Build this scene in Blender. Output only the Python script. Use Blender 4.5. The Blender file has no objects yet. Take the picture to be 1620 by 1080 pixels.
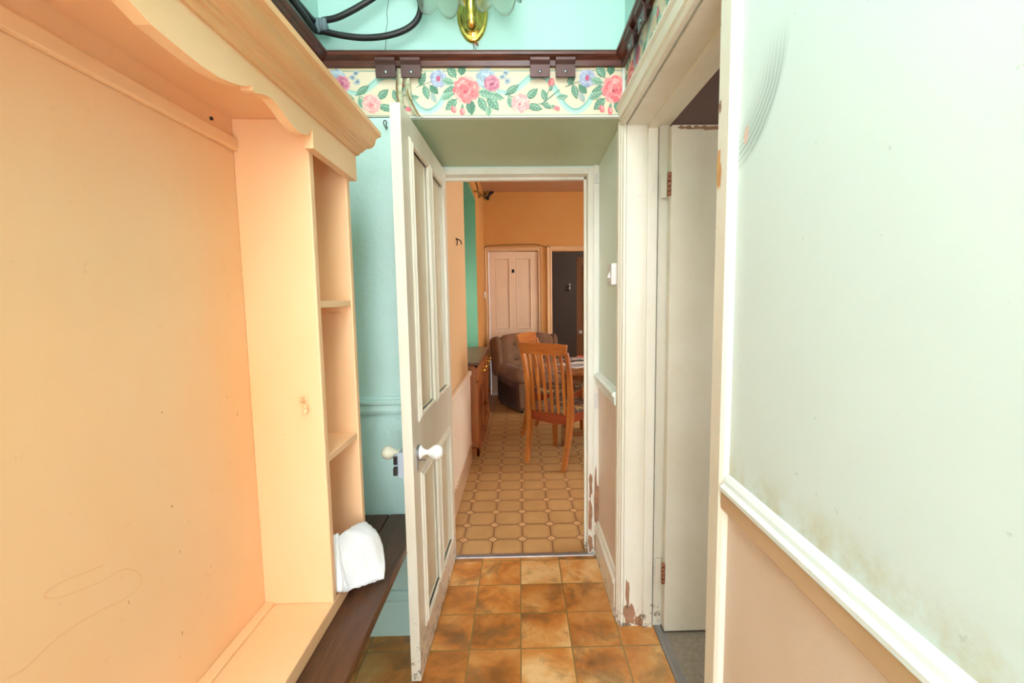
import bpy, bmesh, math, random
from mathutils import Vector, Matrix
PI = math.pi
SC = bpy.context.scene
COL = SC.collection
rnd = random.Random(7)

# ------------------------------------------------------------------ colour + material helpers
def lin(r, g, b):
    f = lambda c: (c/12.92 if c <= 0.04045 else ((c+0.055)/1.055)**2.4)
    return (f(r/255), f(g/255), f(b/255), 1)

class MB:
    """small node-graph builder"""
    def __init__(s, name, rough=0.5, metal=0.0, spec=None):
        s.m = bpy.data.materials.new(name); s.m.use_nodes = True
        s.nt = s.m.node_tree; s.b = s.nt.nodes['Principled BSDF']
        s.b.inputs['Roughness'].default_value = rough; s.b.inputs['Metallic'].default_value = metal
        if spec is not None: s.b.inputs['Specular IOR Level'].default_value = spec
    def n(s, t, **kw):
        nd = s.nt.nodes.new(t)
        for k, v in kw.items():
            if k.startswith('i_'):
                key = k[2:]; key = int(key) if key.isdigit() else key.replace('_', ' ')
                s.put(nd.inputs[key], v)
            else: setattr(nd, k, v)
        return nd
    def put(s, sock, v):
        if isinstance(v, bpy.types.NodeSocket): s.nt.links.new(v, sock)
        elif isinstance(v, bpy.types.Node): s.nt.links.new(v.outputs[0], sock)
        else: sock.default_value = v
    def math(s, op, a, b=None, c=None, clamp=False):
        nd = s.nt.nodes.new('ShaderNodeMath'); nd.operation = op; nd.use_clamp = clamp
        s.put(nd.inputs[0], a)
        if b is not None: s.put(nd.inputs[1], b)
        if c is not None: s.put(nd.inputs[2], c)
        return nd.outputs[0]
    def mix(s, fac, a, b, blend='MIX'):
        nd = s.nt.nodes.new('ShaderNodeMix'); nd.data_type = 'RGBA'; nd.blend_type = blend
        s.put(nd.inputs[0], fac); s.put(nd.inputs[6], a); s.put(nd.inputs[7], b)
        return nd.outputs[2]
    def ramp(s, fac, stops):
        nd = s.nt.nodes.new('ShaderNodeValToRGB'); e = nd.color_ramp.elements
        while len(e) < len(stops): e.new(0.5)
        for el, (p, c) in zip(e, stops): el.position = p; el.color = c
        s.put(nd.inputs[0], fac); return nd.outputs[0]
    def pos(s): return s.nt.nodes.new('ShaderNodeNewGeometry').outputs['Position']
    def objc(s): return s.nt.nodes.new('ShaderNodeTexCoord').outputs['Object']
    def xyz(s, v):
        nd = s.nt.nodes.new('ShaderNodeSeparateXYZ'); s.put(nd.inputs[0], v); return nd.outputs
    def scale(s, v, sc):
        nd = s.nt.nodes.new('ShaderNodeMapping'); s.put(nd.inputs[0], v); nd.inputs['Scale'].default_value = sc
        return nd.outputs[0]
    def noise(s, v, sc, det=4, rough=.55, dist=0.0):
        nd = s.n('ShaderNodeTexNoise', i_Scale=sc, i_Detail=det, i_Roughness=rough, i_Distortion=dist)
        s.put(nd.inputs['Vector'], v); return nd.outputs['Fac']
    def bump(s, h, strength=.2, dist=.01):
        nd = s.n('ShaderNodeBump', i_Strength=strength, i_Distance=dist); s.put(nd.inputs['Height'], h)
        s.nt.links.new(nd.outputs[0], s.b.inputs['Normal'])
    def color(s, c): s.put(s.b.inputs['Base Color'], c); return s
    def band(s, v, lo, hi):  # 1 inside lo..hi
        return s.math('MULTIPLY', s.math('GREATER_THAN', v, lo), s.math('LESS_THAN', v, hi))
    def smooth(s, v, a, b):
        nd = s.nt.nodes.new('ShaderNodeMapRange'); nd.interpolation_type = 'SMOOTHSTEP'
        s.put(nd.inputs[0], v); nd.inputs[1].default_value = a; nd.inputs[2].default_value = b
        return nd.outputs[0]

def paint(name, c, c2=None, sc=3.0, rough=.45, bump=.12, bsc=60, spots=None, spot_amt=.5, stretch=(1, 1, 1), amt=1.0, wear=None):
    """brushed oil paint: base colour drifting to c2, spots = colour of small marks"""
    M = MB(name, rough); p = M.pos(); ps = M.scale(p, stretch)
    c2 = c2 or c
    f = M.ramp(M.noise(ps, sc, 5, .6), [(.35, (0, 0, 0, 1)), (.68, (amt, amt, amt, 1))])
    col = M.mix(f, lin(*c), lin(*c2))
    if spots:
        g = M.ramp(M.noise(p, 38, 3, .7), [(.66, (0, 0, 0, 1)), (.74, (spot_amt, spot_amt, spot_amt, 1))])
        col = M.mix(g, col, lin(*spots))
    if wear:
        zt, wc = wear           # scuffed towards the floor up to height zt
        z = M.xyz(p)[2]
        h = M.math('SUBTRACT', M.noise(p, 30, 6, .75), M.math('MULTIPLY', z, .30/zt))
        g = M.ramp(h, [(.50, (0, 0, 0, 1)), (.56, (.85, .85, .85, 1))])
        col = M.mix(g, col, lin(*wc))
    M.color(col)
    h = M.math('ADD', M.noise(ps, bsc, 4, .6), M.math('MULTIPLY', M.noise(p, 9, 3), 1.4))
    M.bump(h, bump, .006)
    return M.m

def wood(name, ca, cb, cc=None, axis=2, sc=9, rough=.4, knots=None, bump=.12, coord='obj'):
    M = MB(name, rough); p = M.objc() if coord == 'obj' else M.pos()
    st = [1, 1, 1]; st[axis] = .09
    v = M.scale(p, st)
    f = M.noise(v, sc*4, 5, .6, 1.2)
    g = M.noise(v, sc, 3, .5, .8)
    col = M.ramp(f, [(.30, lin(*ca)), (.62, lin(*cb))])
    col = M.mix(M.ramp(g, [(.42, (0, 0, 0, 1)), (.66, (.8, .8, .8, 1))]), col, lin(*(cc or ca)))
    if knots:
        vr = M.n('ShaderNodeTexVoronoi', i_Scale=5.5); st2 = [1, 1, 1]; st2[axis] = .45
        M.put(vr.inputs['Vector'], M.scale(p, st2))
        k = M.ramp(vr.outputs['Distance'], [(.05, (1, 1, 1, 1)), (.11, (0, 0, 0, 1))])
        col = M.mix(k, col, lin(*knots))
    M.color(col); M.bump(f, bump, .003)
    return M.m

# ------------------------------------------------------------------ mesh helpers
def new(): return bmesh.new()

def box(bm, x0, x1, y0, y1, z0, z1, mi=0, M=None):
    P = [Vector(c) for c in ((x0,y0,z0),(x1,y0,z0),(x1,y1,z0),(x0,y1,z0),(x0,y0,z1),(x1,y0,z1),(x1,y1,z1),(x0,y1,z1))]
    if M: P = [M @ q for q in P]
    v = [bm.verts.new(q) for q in P]
    for f in ((3,2,1,0),(4,5,6,7),(0,1,5,4),(1,2,6,5),(2,3,7,6),(3,0,4,7)):
        bm.faces.new([v[i] for i in f]).material_index = mi

def quad(bm, pts, mi=0):
    f = bm.faces.new([bm.verts.new(Vector(p)) for p in pts]); f.material_index = mi; return f

def prism(bm, pts, vec, mi=0):
    a = [bm.verts.new(Vector(p)) for p in pts]; b = [bm.verts.new(Vector(p)+Vector(vec)) for p in pts]
    n = len(a); fs = [bm.faces.new(a[::-1]), bm.faces.new(b)]
    for i in range(n): fs.append(bm.faces.new((a[i], a[(i+1) % n], b[(i+1) % n], b[i])))
    for f in fs: f.material_index = mi

def sweep(bm, path, prof, N, closed=False, mi=0):
    """profile (side, out) swept along a planar path; side = N x tangent, mitred at corners"""
    N = Vector(N).normalized(); P = [Vector(p) for p in path]; n = len(P); rings = []
    for i in range(n):
        ts = []
        if i > 0 or closed: ts.append((P[i]-P[i-1]).normalized())
        if i < n-1 or closed: ts.append((P[(i+1) % n]-P[i]).normalized())
        ss = [N.cross(t) for t in ts]
        m = ss[0] if len(ss) == 1 else (ss[0]+ss[1])/(1+ss[0].dot(ss[1]))
        rings.append([bm.verts.new(P[i]+m*a+N*b) for a, b in prof])
    k = len(prof)
    for i in range(n if closed else n-1):
        A, B = rings[i], rings[(i+1) % n]
        for j in range(k):
            f = bm.faces.new((A[j], A[(j+1) % k], B[(j+1) % k], B[j])); f.material_index = mi
    if not closed:
        bm.faces.new(rings[0][::-1]).material_index = mi; bm.faces.new(rings[-1]).material_index = mi

def tube(bm, path, r, seg=10, mi=0, caps=True):
    P = [Vector(p) for p in path]; n = len(P); R = r if isinstance(r, (list, tuple)) else [r]*n
    rings = []; up = None
    for i in range(n):
        t = (P[min(i+1, n-1)]-P[max(i-1, 0)]).normalized()
        if up is None:
            up = Vector((0, 0, 1)) if abs(t.z) < .9 else Vector((1, 0, 0))
        x = up.cross(t).normalized(); y = t.cross(x).normalized(); up = y
        rings.append([bm.verts.new(P[i]+(x*math.cos(2*PI*j/seg)+y*math.sin(2*PI*j/seg))*R[i]) for j in range(seg)])
    for i in range(n-1):
        for j in range(seg):
            f = bm.faces.new((rings[i][j], rings[i][(j+1) % seg], rings[i+1][(j+1) % seg], rings[i+1][j])); f.material_index = mi; f.smooth = True
    if caps:
        bm.faces.new(rings[0][::-1]).material_index = mi; bm.faces.new(rings[-1]).material_index = mi

def lathe(bm, prof, origin, axis, seg=24, mi=0, rim=None):
    """prof (radius, height) turned about axis; rim(angle, t) radius/height tweak"""
    O = Vector(origin); A = Vector(axis).normalized()
    X = A.orthogonal().normalized(); Y = A.cross(X); rings = []
    n = len(prof)
    for i, (r, h) in enumerate(prof):
        ring = []
        for j in range(seg):
            a = 2*PI*j/seg; rr, hh = (r, h) if rim is None else rim(a, i/(n-1), r, h)
            ring.append(bm.verts.new(O+(X*math.cos(a)+Y*math.sin(a))*rr+A*hh))
        rings.append(ring)
    for i in range(n-1):
        for j in range(seg):
            f = bm.faces.new((rings[i][j], rings[i][(j+1) % seg], rings[i+1][(j+1) % seg], rings[i+1][j])); f.material_index = mi; f.smooth = True
    return rings

def smoothpath(pts, sub=6):
    P = [Vector(p) for p in pts]; out = []
    for i in range(len(P)-1):
        p0, p1, p2, p3 = P[max(i-1, 0)], P[i], P[i+1], P[min(i+2, len(P)-1)]
        for k in range(sub):
            t = k/sub
            out.append(.5*((2*p1)+(p2-p0)*t+(2*p0-5*p1+4*p2-p3)*t*t+(3*p1-p0-3*p2+p3)*t**3))
    out.append(P[-1]); return out

def blob(bm, pts, uaxis, vaxis, origin, mi=0):
    O, U, V = Vector(origin), Vector(uaxis), Vector(vaxis)
    f = bm.faces.new([bm.verts.new(O+U*a+V*b) for a, b in pts]); f.material_index = mi; return f

def chip(bm, origin, U, V, w, h, seed, mi, n=16):
    r = random.Random(seed); pts = []
    for i in range(n):
        a = 2*PI*i/n; k = .62+.55*r.random()
        pts.append((w/2*k*math.cos(a), h/2*k*math.sin(a)))
    blob(bm, pts, U, V, origin, mi)

WORLD = {}
def obj(name, bm, mats, parent=None, bevel=0, smooth=False, local=False, seg=2, recalc=True, merge=False):
    if merge: bmesh.ops.remove_doubles(bm, verts=bm.verts, dist=1e-5)
    if recalc: bmesh.ops.recalc_face_normals(bm, faces=bm.faces)
    if parent is not None and not local:
        bm.transform(WORLD[parent.name].inverted())
    me = bpy.data.meshes.new(name); bm.to_mesh(me); bm.free()
    for m in (mats if isinstance(mats, (list, tuple)) else [mats]): me.materials.append(m)
    if smooth:
        for p in me.polygons: p.use_smooth = True
    o = bpy.data.objects.new(name, me); COL.objects.link(o)
    if parent is not None:
        o.parent = parent; WORLD[o.name] = WORLD[parent.name]
    else: WORLD[o.name] = Matrix.Identity(4)
    if bevel:
        b = o.modifiers.new('bevel', 'BEVEL'); b.width = bevel; b.segments = seg; b.limit_method = 'ANGLE'; b.angle_limit = math.radians(40)
        b.harden_normals = False
    return o

def tag(o, label=None, cat=None, group=None, kind=None):
    if label: o['label'] = label
    if cat: o['category'] = cat
    if group: o['group'] = group
    if kind: o['kind'] = kind
    return o

def thing(name, label, cat, loc=(0, 0, 0), rz=0, group=None, kind=None):
    o = bpy.data.objects.new(name, None); COL.objects.link(o); o.empty_display_size = .05
    o.location = loc; o.rotation_euler = (0, 0, rz)
    WORLD[o.name] = Matrix.Translation(loc) @ Matrix.Rotation(rz, 4, 'Z')
    return tag(o, label, cat, group, kind)

def struct(name, bm, mats, label=None, cat=None, **kw):
    return tag(obj(name, bm, mats, **kw), label, cat, kind='structure')

def copy_tree(o, parent=None):
    c = o.copy(); COL.objects.link(c)
    if parent is not None: c.parent = parent
    for ch in list(o.children): copy_tree(ch, c)
    return c

# ------------------------------------------------------------------ materials
TEAL = paint('teal_plaster', (190, 221, 213), (198, 228, 221), sc=2.2, rough=.42, bump=.55, bsc=22, spots=(120, 178, 165), spot_amt=.35)
TEALUP = paint('teal_upper_wall', (172, 214, 205), (180, 219, 211), sc=1.6, rough=.5, bump=.08, bsc=40)
def mint_material():
    M = MB('mint_wall_paint', .33); p = M.pos(); x, y, z = M.xyz(p)
    col = M.mix(M.ramp(M.noise(p, 2.0, 4, .55), [(.3, (0, 0, 0, 1)), (.7, (1, 1, 1, 1))]), lin(212, 230, 226), lin(218, 235, 231))
    # yellowed damp line just above the dado rail
    d = M.math('SUBTRACT', z, .99)
    st = M.math('MULTIPLY', M.smooth(d, .09, .0), M.ramp(M.noise(p, 14, 6, .7), [(.42, (0, 0, 0, 1)), (.66, (.55, .55, .55, 1))]))
    col = M.mix(st, col, lin(186, 176, 120))
    # arc shaped rub marks high up beside the side doorway
    yy = M.math('SUBTRACT', y, .95); zz = M.math('SUBTRACT', z, 1.80)
    r = M.math('SQRT', M.math('ADD', M.math('MULTIPLY', yy, yy), M.math('MULTIPLY', zz, zz)))
    wv = M.math('SINE', M.math('MULTIPLY', M.math('ADD', r, M.math('MULTIPLY', M.noise(p, 16, 3), .014)), 560))
    wv = M.math('ADD', M.math('MULTIPLY', wv, .28), .62)
    ring = M.math('MULTIPLY', M.smooth(r, .10, .18), M.smooth(r, .212, .200))
    ring = M.math('MULTIPLY', ring, M.math('MULTIPLY', M.smooth(z, 1.575, 1.65), M.smooth(z, 1.82, 1.70)))
    col = M.mix(M.math('MULTIPLY', M.math('MULTIPLY', ring, wv), .62), col, lin(96, 124, 114))
    # chipped pinkish plaster in the middle of the rub
    yc = M.math('SUBTRACT', y, .873); zc = M.math('SUBTRACT', z, 1.664)
    rc = M.math('SQRT', M.math('ADD', M.math('MULTIPLY', yc, yc), M.math('MULTIPLY', M.math('MULTIPLY', zc, zc), .4)))
    ch = M.math('LESS_THAN', M.math('ADD', rc, M.math('MULTIPLY', M.noise(p, 60, 3), .02)), .019)
    col = M.mix(ch, col, lin(222, 192, 178))
    sp = M.ramp(M.noise(p, 55, 2, .5), [(.735, (0, 0, 0, 1)), (.76, (.4, .4, .4, 1))])
    col = M.mix(sp, col, lin(170, 190, 176))
    M.color(col); M.bump(M.math('ADD', M.noise(p, 7, 3), M.math('MULTIPLY', M.noise(p, 50, 3), .25)), .12, .006)
    return M.m
MINT = mint_material()
MINT2 = paint('mint_reveal_paint', (214, 232, 223), (220, 237, 229), sc=3, rough=.4, bump=.1, spots=(150, 175, 150), spot_amt=.3)
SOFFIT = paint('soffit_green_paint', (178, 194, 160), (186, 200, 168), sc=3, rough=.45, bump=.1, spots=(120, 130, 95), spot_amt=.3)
CREAMLOW = paint('cream_lower_wall', (230, 211, 193), (220, 198, 176), sc=1.8, rough=.4, bump=.1)
WHITE = paint('white_gloss_paint', (236, 235, 224), (226, 221, 204), sc=5, rough=.3, bump=.06, stretch=(1, 1, .3), spots=(190, 175, 140), spot_amt=.3, wear=(.32, (96, 72, 58)))
WHITE2 = paint('cream_gloss_paint', (236, 231, 216), (224, 217, 196), sc=4, rough=.32, bump=.06, stretch=(1, 1, .25), spots=(180, 165, 130), spot_amt=.35, wear=(.28, (110, 84, 66)))
DOORW = paint('white_door_paint', (226, 222, 206), (212, 202, 180), sc=6, rough=.28, bump=.07, stretch=(1, 1, .2), spots=(196, 182, 150), spot_amt=.3, wear=(.62, (104, 94, 84)))
DOORP = paint('grubby_door_paint', (214, 200, 172), (196, 180, 148), sc=3, rough=.32, bump=.05, stretch=(1, 1, .3))
DOOR2 = paint('side_door_paint', (232, 226, 208), (222, 212, 188), sc=3, rough=.35, bump=.05, spots=(180, 165, 130), spot_amt=.35)
TRIMW = paint('white_trim_paint', (232, 240, 236), (220, 232, 226), sc=6, rough=.3, bump=.06, spots=(190, 190, 165), spot_amt=.4)
BROWNDADO = paint('buff_trim_paint', (196, 164, 126), (206, 176, 140), sc=4, rough=.4, bump=.05)
PEACH = paint('peach_cabinet_paint', (241, 190, 137), (243, 203, 160), sc=1.6, rough=.38, bump=.09, bsc=30, stretch=(1, 1, .45), spots=(226, 160, 104), spot_amt=.25)
PEACHW = paint('peach_wall_paint', (208, 148, 76), (212, 156, 86), sc=1.5, rough=.6, bump=.06)
PEACHN = paint('peach_near_wall', (214, 176, 124), (218, 182, 132), sc=1.5, rough=.6, bump=.06)
PEACHC = paint('worn_cornice_paint', (232, 182, 130), (206, 146, 90), sc=7, rough=.36, bump=.09, stretch=(1.6, .16, 1.6), spots=(210, 150, 96), spot_amt=.25)
KCEIL = paint('kitchen_ceiling_paint', (190, 146, 110), (186, 142, 106), sc=1.5, rough=.7, bump=.05)
KWHITE = paint('kitchen_door_cream', (238, 210, 176), (230, 200, 164), sc=3, rough=.4, bump=.05)
KTRIM = paint('kitchen_trim_cream', (224, 184, 134), (218, 176, 124), sc=3, rough=.4, bump=.05)
WAIN = paint('beadboard_cream', (236, 220, 198), (228, 210, 186), sc=3, rough=.4, bump=.05)
GREEN = paint('green_alcove_paint', (112, 172, 134), (118, 178, 140), sc=2, rough=.55, bump=.06)
DARKHALL = paint('dark_hall_wall', (104, 86, 74), (96, 80, 70), sc=2, rough=.7, bump=.05)
MAUVE = paint('brown_room_wall', (126, 96, 82), (120, 92, 80), sc=2, rough=.7, bump=.05)
CEILW = paint('white_ceiling_paint', (236, 238, 232), (230, 232, 226), rough=.7, bump=.04)
OUTW = paint('pale_wall_paint', (228, 226, 214), (222, 218, 204), rough=.6, bump=.04)
RAILW = wood('dark_mahogany', (58, 30, 24), (104, 52, 36), (74, 40, 30), axis=0, sc=12, rough=.28, coord='pos')
BENCHW = wood('dark_worn_plank', (54, 32, 20), (98, 62, 40), (72, 44, 28), axis=1, sc=10, rough=.42, coord='pos')
PINE = wood('orange_pine', (170, 96, 38), (200, 128, 58), (152, 82, 32), axis=2, sc=6, rough=.3, knots=(72, 28, 12))
PINEX = wood('orange_pine_crosswise', (172, 98, 38), (204, 130, 58), (154, 82, 32), axis=0, sc=6, rough=.3, knots=(72, 28, 12))
REDPINE = wood('red_stained_rail', (132, 54, 24), (158, 72, 34), (118, 46, 22), axis=0, sc=6, rough=.32)
DRESS = wood('brown_pine_dresser', (160, 88, 42), (190, 114, 60), (142, 74, 36), axis=2, sc=6, rough=.32, knots=(70, 32, 18))
DRESSTOP = wood('dresser_top_wood', (96, 62, 40), (122, 84, 54), (84, 54, 36), axis=1, sc=6, rough=.42)
TABLEW = wood('worn_table_wood', (142, 92, 56), (172, 120, 78), (126, 78, 46), axis=0, sc=6, rough=.32)
DARKDOOR = wood('brown_hall_door', (150, 112, 84), (168, 128, 98), (140, 104, 78), axis=2, sc=4, rough=.4, bump=.03)
def plain(name, c, rough=.4, metal=0.0, spec=None):
    M = MB(name, rough, metal, spec); p = M.objc()
    M.color(M.mix(M.noise(p, 14, 3), lin(*c), lin(*[max(0, q*.88) for q in c]))); return M.m
BRASS = plain('polished_brass', (226, 190, 96), .16, 1.0)
OLDBRASS = plain('aged_brass', (170, 130, 70), .35, 1.0)
STEEL = plain('grey_steel', (168, 172, 176), .35, 1.0)
ALU = plain('dull_aluminium', (176, 176, 178), .42, .85)
LOCKP = plain('grey_painted_lock', (176, 190, 204), .4)
BRONZE = plain('brown_bracket_metal', (88, 62, 58), .36, .5)
IRON = plain('dark_iron', (46, 40, 38), .5, .4)
COPPER = plain('rusty_hinge_metal', (176, 116, 84), .5, .5)
CHINA = plain('white_china', (246, 246, 244), .12)
IVORY = plain('ivory_china', (238, 232, 206), .16)
PLASTIC = plain('white_plastic', (236, 234, 232), .3)
RUBBER = plain('black_cable_rubber', (26, 26, 28), .38)
TAPE = plain('grey_tape', (118, 138, 146), .5)
STAINM = paint('water_stain_line', (236, 184, 134), (238, 188, 140), rough=.5)
STAIND = paint('small_dents', (176, 118, 72), (200, 140, 92), rough=.6)
BARE = paint('bare_wood_chip', (216, 164, 104), (190, 130, 80), sc=20, rough=.7, bump=.1)
BAREDK = paint('dirty_bare_patch', (176, 132, 100), (140, 104, 82), sc=30, rough=.8, bump=.2)
CRACK = plain('dark_crack', (70, 96, 92), .8)
STRINGM = plain('dark_string', (70, 52, 36), .7)
LETTER = plain('white_letter_paper', (236, 234, 228), .7)
LETTERR = plain('red_print', (206, 84, 58), .6)
LETTERO = plain('orange_print', (226, 146, 92), .6)
LETTERB = plain('grey_blue_print', (120, 126, 140), .6)
def paper_mat():
    M = MB('white_paper', .75); p = M.objc()
    M.color(lin(240, 243, 246)); M.bump(M.noise(p, 22, 4, .6), .35, .01); return M.m
PAPER = paper_mat()
def glass_mat():
    M = MB('frosted_glass', .42); M.color(lin(236, 246, 238)); M.b.inputs['Transmission Weight'].default_value = .88
    M.b.inputs['IOR'].default_value = 1.25; M.b.inputs['Subsurface Weight'].default_value = 0.0
    return M.m
GLASS = glass_mat()
def pane_mat():
    M = MB('window_glass', .02); M.color((1, 1, 1, 1)); M.b.inputs['Transmission Weight'].default_value = 1; M.b.inputs['IOR'].default_value = 1.01
    return M.m
PANE = pane_mat()
def fabric(name, a, b, sc=90, sc2=5):
    M = MB(name, .95, spec=.15); p = M.objc()
    f = M.noise(p, sc2, 4, .6)
    M.color(M.mix(M.ramp(f, [(.3, (0, 0, 0, 1)), (.7, (1, 1, 1, 1))]), lin(*a), lin(*b)))
    M.b.inputs['Sheen Weight'].default_value = .15
    M.bump(M.math('ADD', M.noise(p, sc, 3), f), .25, .01); return M.m
VELOUR = fabric('brown_velour', (108, 78, 58), (140, 106, 82))
VELOURD = fabric('dark_brown_velour', (78, 56, 44), (104, 76, 60))
CARPET = fabric('grey_carpet', (136, 124, 106), (158, 146, 128), sc=220, sc2=60)
def tapestry():
    M = MB('floral_tapestry', .9, spec=.2); p = M.objc()
    v = M.n('ShaderNodeTexVoronoi', i_Scale=26); M.put(v.inputs['Vector'], p)
    c = M.ramp(M.xyz(v.outputs['Color'])[0], [(0, lin(96, 92, 84)), (.25, lin(150, 90, 78)), (.45, lin(120, 110, 92)), (.62, lin(196, 172, 110)), (.8, lin(112, 80, 74)), (1, lin(150, 140, 120))])
    M.color(c); M.bump(M.noise(p, 160, 2), .2, .004); return M.m
TAPESTRY = tapestry()

def floor_mat():
    M = MB('terracotta_effect_tiles', .30); p = M.pos(); x, y, z = M.xyz(p)
    u = M.math('DIVIDE', M.math('ADD', x, .0146+20*.2), .2); v = M.math('DIVIDE', M.math('ADD', y, -2.05+20*.2), .2)
    cb = M.n('ShaderNodeCombineXYZ'); M.put(cb.inputs[0], M.math('FLOOR', u)); M.put(cb.inputs[1], M.math('FLOOR', v))
    wn = M.n('ShaderNodeTexWhiteNoise', noise_dimensions='3D'); M.put(wn.inputs['Vector'], cb)
    off = M.n('ShaderNodeVectorMath', operation='MULTIPLY_ADD'); M.put(off.inputs[0], wn.outputs['Color']); off.inputs[1].default_value = (40, 40, 40); M.put(off.inputs[2], p)
    q = off.outputs[0]
    a = M.noise(q, 5.5, 5, .55, .3); b = M.noise(q, 7, 6, .65, .5); d = M.noise(p, 90, 4, .7)
    col = M.ramp(M.math('ADD', a, M.math('MULTIPLY', M.math('SUBTRACT', wn.outputs['Value'], .5), .16)), [(.28, lin(146, 94, 48)), (.42, lin(200, 128, 60)), (.54, lin(216, 156, 88)), (.68, lin(232, 194, 136))])
    mott = M.ramp(b, [(.51, (0, 0, 0, 1)), (.64, (.62, .62, .62, 1))])
    col = M.mix(mott, col, lin(130, 100, 64))
    tone = M.math('ADD', .86, M.math('MULTIPLY', wn.outputs['Value'], .22))
    col = M.mix(1.0, col, M.n('ShaderNodeCombineColor', i_0=tone, i_1=tone, i_2=tone), 'MULTIPLY')
    col = M.mix(M.ramp(d, [(.62, (0, 0, 0, 1)), (.75, (.35, .35, .35, 1))]), col, lin(112, 74, 40))
    fu = M.math('ABSOLUTE', M.math('SUBTRACT', M.math('FRACT', u), .5)); fv = M.math('ABSOLUTE', M.math('SUBTRACT', M.math('FRACT', v), .5))
    e = M.math('MAXIMUM', fu, fv)
    g = M.smooth(e, .483, .492)
    col = M.mix(g, col, lin(138, 116, 66)); M.color(col)
    h = M.math('SUBTRACT', M.math('MULTIPLY', M.noise(p, 30, 4), .25), M.math('MULTIPLY', g, .6)); M.bump(h, .25, .003)
    return M.m
FLOOR = floor_mat()
def kfloor_mat():
    M = MB('octagon_tile_vinyl', .42); p = M.pos(); x, y, z = M.xyz(p)
    u = M.math('DIVIDE', M.math('ADD', x, .005+.1672*60), .1672); v = M.math('DIVIDE', M.math('ADD', y, -2.466+.1672*60), .1672)
    du = M.math('SUBTRACT', .5, M.math('ABSOLUTE', M.math('SUBTRACT', M.math('FRACT', u), .5)))
    dv = M.math('SUBTRACT', .5, M.math('ABSOLUTE', M.math('SUBTRACT', M.math('FRACT', v), .5)))
    s = M.math('ADD', du, dv); mn = M.math('MINIMUM', du, dv)
    a = M.noise(p, 4, 5, .6); b = M.noise(p, 40, 4, .7)
    tile = M.ramp(a, [(.3, lin(182, 142, 90)), (.7, lin(202, 162, 108))])
    # the print of every tile is browner at its rim
    rim = M.smooth(M.math('MINIMUM', mn, M.math('MULTIPLY', M.math('SUBTRACT', s, .185), .7)), .14, .02)
    tile = M.mix(M.math('MULTIPLY', rim, .45), tile, lin(150, 112, 70))
    tile = M.mix(M.ramp(b, [(.6, (0, 0, 0, 1)), (.75, (.3, .3, .3, 1))]), tile, lin(140, 98, 56))
    dia = M.math('LESS_THAN', s, .172)
    dcol = M.mix(M.math('LESS_THAN', s, .05), lin(214, 176, 126), lin(190, 142, 92))
    col = M.mix(dia, tile, dcol)
    l1 = M.math('MULTIPLY', M.math('LESS_THAN', mn, .015), M.math('GREATER_THAN', s, .172))
    l2 = M.math('LESS_THAN', M.math('ABSOLUTE', M.math('SUBTRACT', s, .172)), .020)
    ln = M.math('MAXIMUM', l1, l2)
    col = M.mix(ln, col, lin(120, 78, 46)); M.color(col)
    M.bump(M.math('SUBTRACT', M.math('MULTIPLY', M.noise(p, 30, 3), .2), M.math('MULTIPLY', ln, .5)), .2, .002)
    return M.m
KFLOOR = kfloor_mat()

# ------------------------------------------------------------------ key planes (metres)
XL, XR = -.715, .40        # corridor side walls
YB, YD = 1.751, 2.298      # back wall over the recess, wall with the kitchen doorway
ZS = 2.035                 # recess soffit
HC = 3.0                   # corridor ceiling
YREAR = -1.5
RX0, RX1 = -.42, .40       # recess sides
SY0, SY1, SH = .966, 1.757, 2.005   # side doorway along Y and its head height
WT = .175                  # right wall thickness
NXR = .43                  # right wall plane nearer the camera

# ------------------------------------------------------------------ setting: floors
bm = new(); box(bm, XL-.1, XR+.135, YREAR, YD, -.06, 0); struct('floor', bm, FLOOR)
bm = new(); box(bm, -1.2, 3.0, YD+.012, 6.5, -.06, 0); box(bm, .1, 3.0, 6.5, 8.6, -.06, 0); struct('floor_kitchen', bm, KFLOOR)
bm = new(); box(bm, XR+.135, 2.6, -.4, 2.15, -.06, -.004); struct('floor_side', bm, CARPET)

# setting: corridor walls
bm = new(); box(bm, XL-.1, XL, YREAR, YB, -.06, HC); struct('wall_left', bm, TEALUP)
bm = new()
box(bm, XL-.1, RX0, YB, YD+.1, 0, ZS, 0)                     # left of the recess
box(bm, XL-.1, XR+.2, YB, YD+.1, ZS+.012, 2.225, 0)
box(bm, XL-.1, XR+.2, YB, YD+.1, 2.225, HC, 1)
prism(bm, [(RX0, YB, ZS), (XR, YB, ZS), (XR, YB, ZS+.012), (RX0, YB, ZS+.012)], (0, .02, 0), 3)
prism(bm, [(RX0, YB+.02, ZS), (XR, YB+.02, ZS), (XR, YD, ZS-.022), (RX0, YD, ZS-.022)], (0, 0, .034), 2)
# hairline cracks in the upper plaster
for path in ([(-.458, 2.46), (-.462, 2.43), (-.468, 2.40), (-.466, 2.37), (-.473, 2.34), (-.474, 2.31), (-.479, 2.265)], [(-.156, 2.31), (-.157, 2.288), (-.156, 2.265)]):
    for (a, b), (c, d) in zip(path[:-1], path[1:]):
        quad(bm, [(a-.0011, YB-.0004, b), (a+.0011, YB-.0004, b), (c+.0011, YB-.0004, d), (c-.0011, YB-.0004, d)], 4)
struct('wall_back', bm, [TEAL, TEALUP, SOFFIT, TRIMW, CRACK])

# wall holding the kitchen doorway
DX0, DX1, DH = -.385, .345, 1.975
bm = new()
box(bm, RX0, DX0-.02, YD, YD+.1, 0, 2.1); box(bm, DX1+.045, XR+.2, YD, YD+.1, 0, 2.1); box(bm, RX0, XR+.2, YD, YD+.1, DH+.03, 2.1)
struct('wall_doorway', bm, MINT2)

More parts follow.
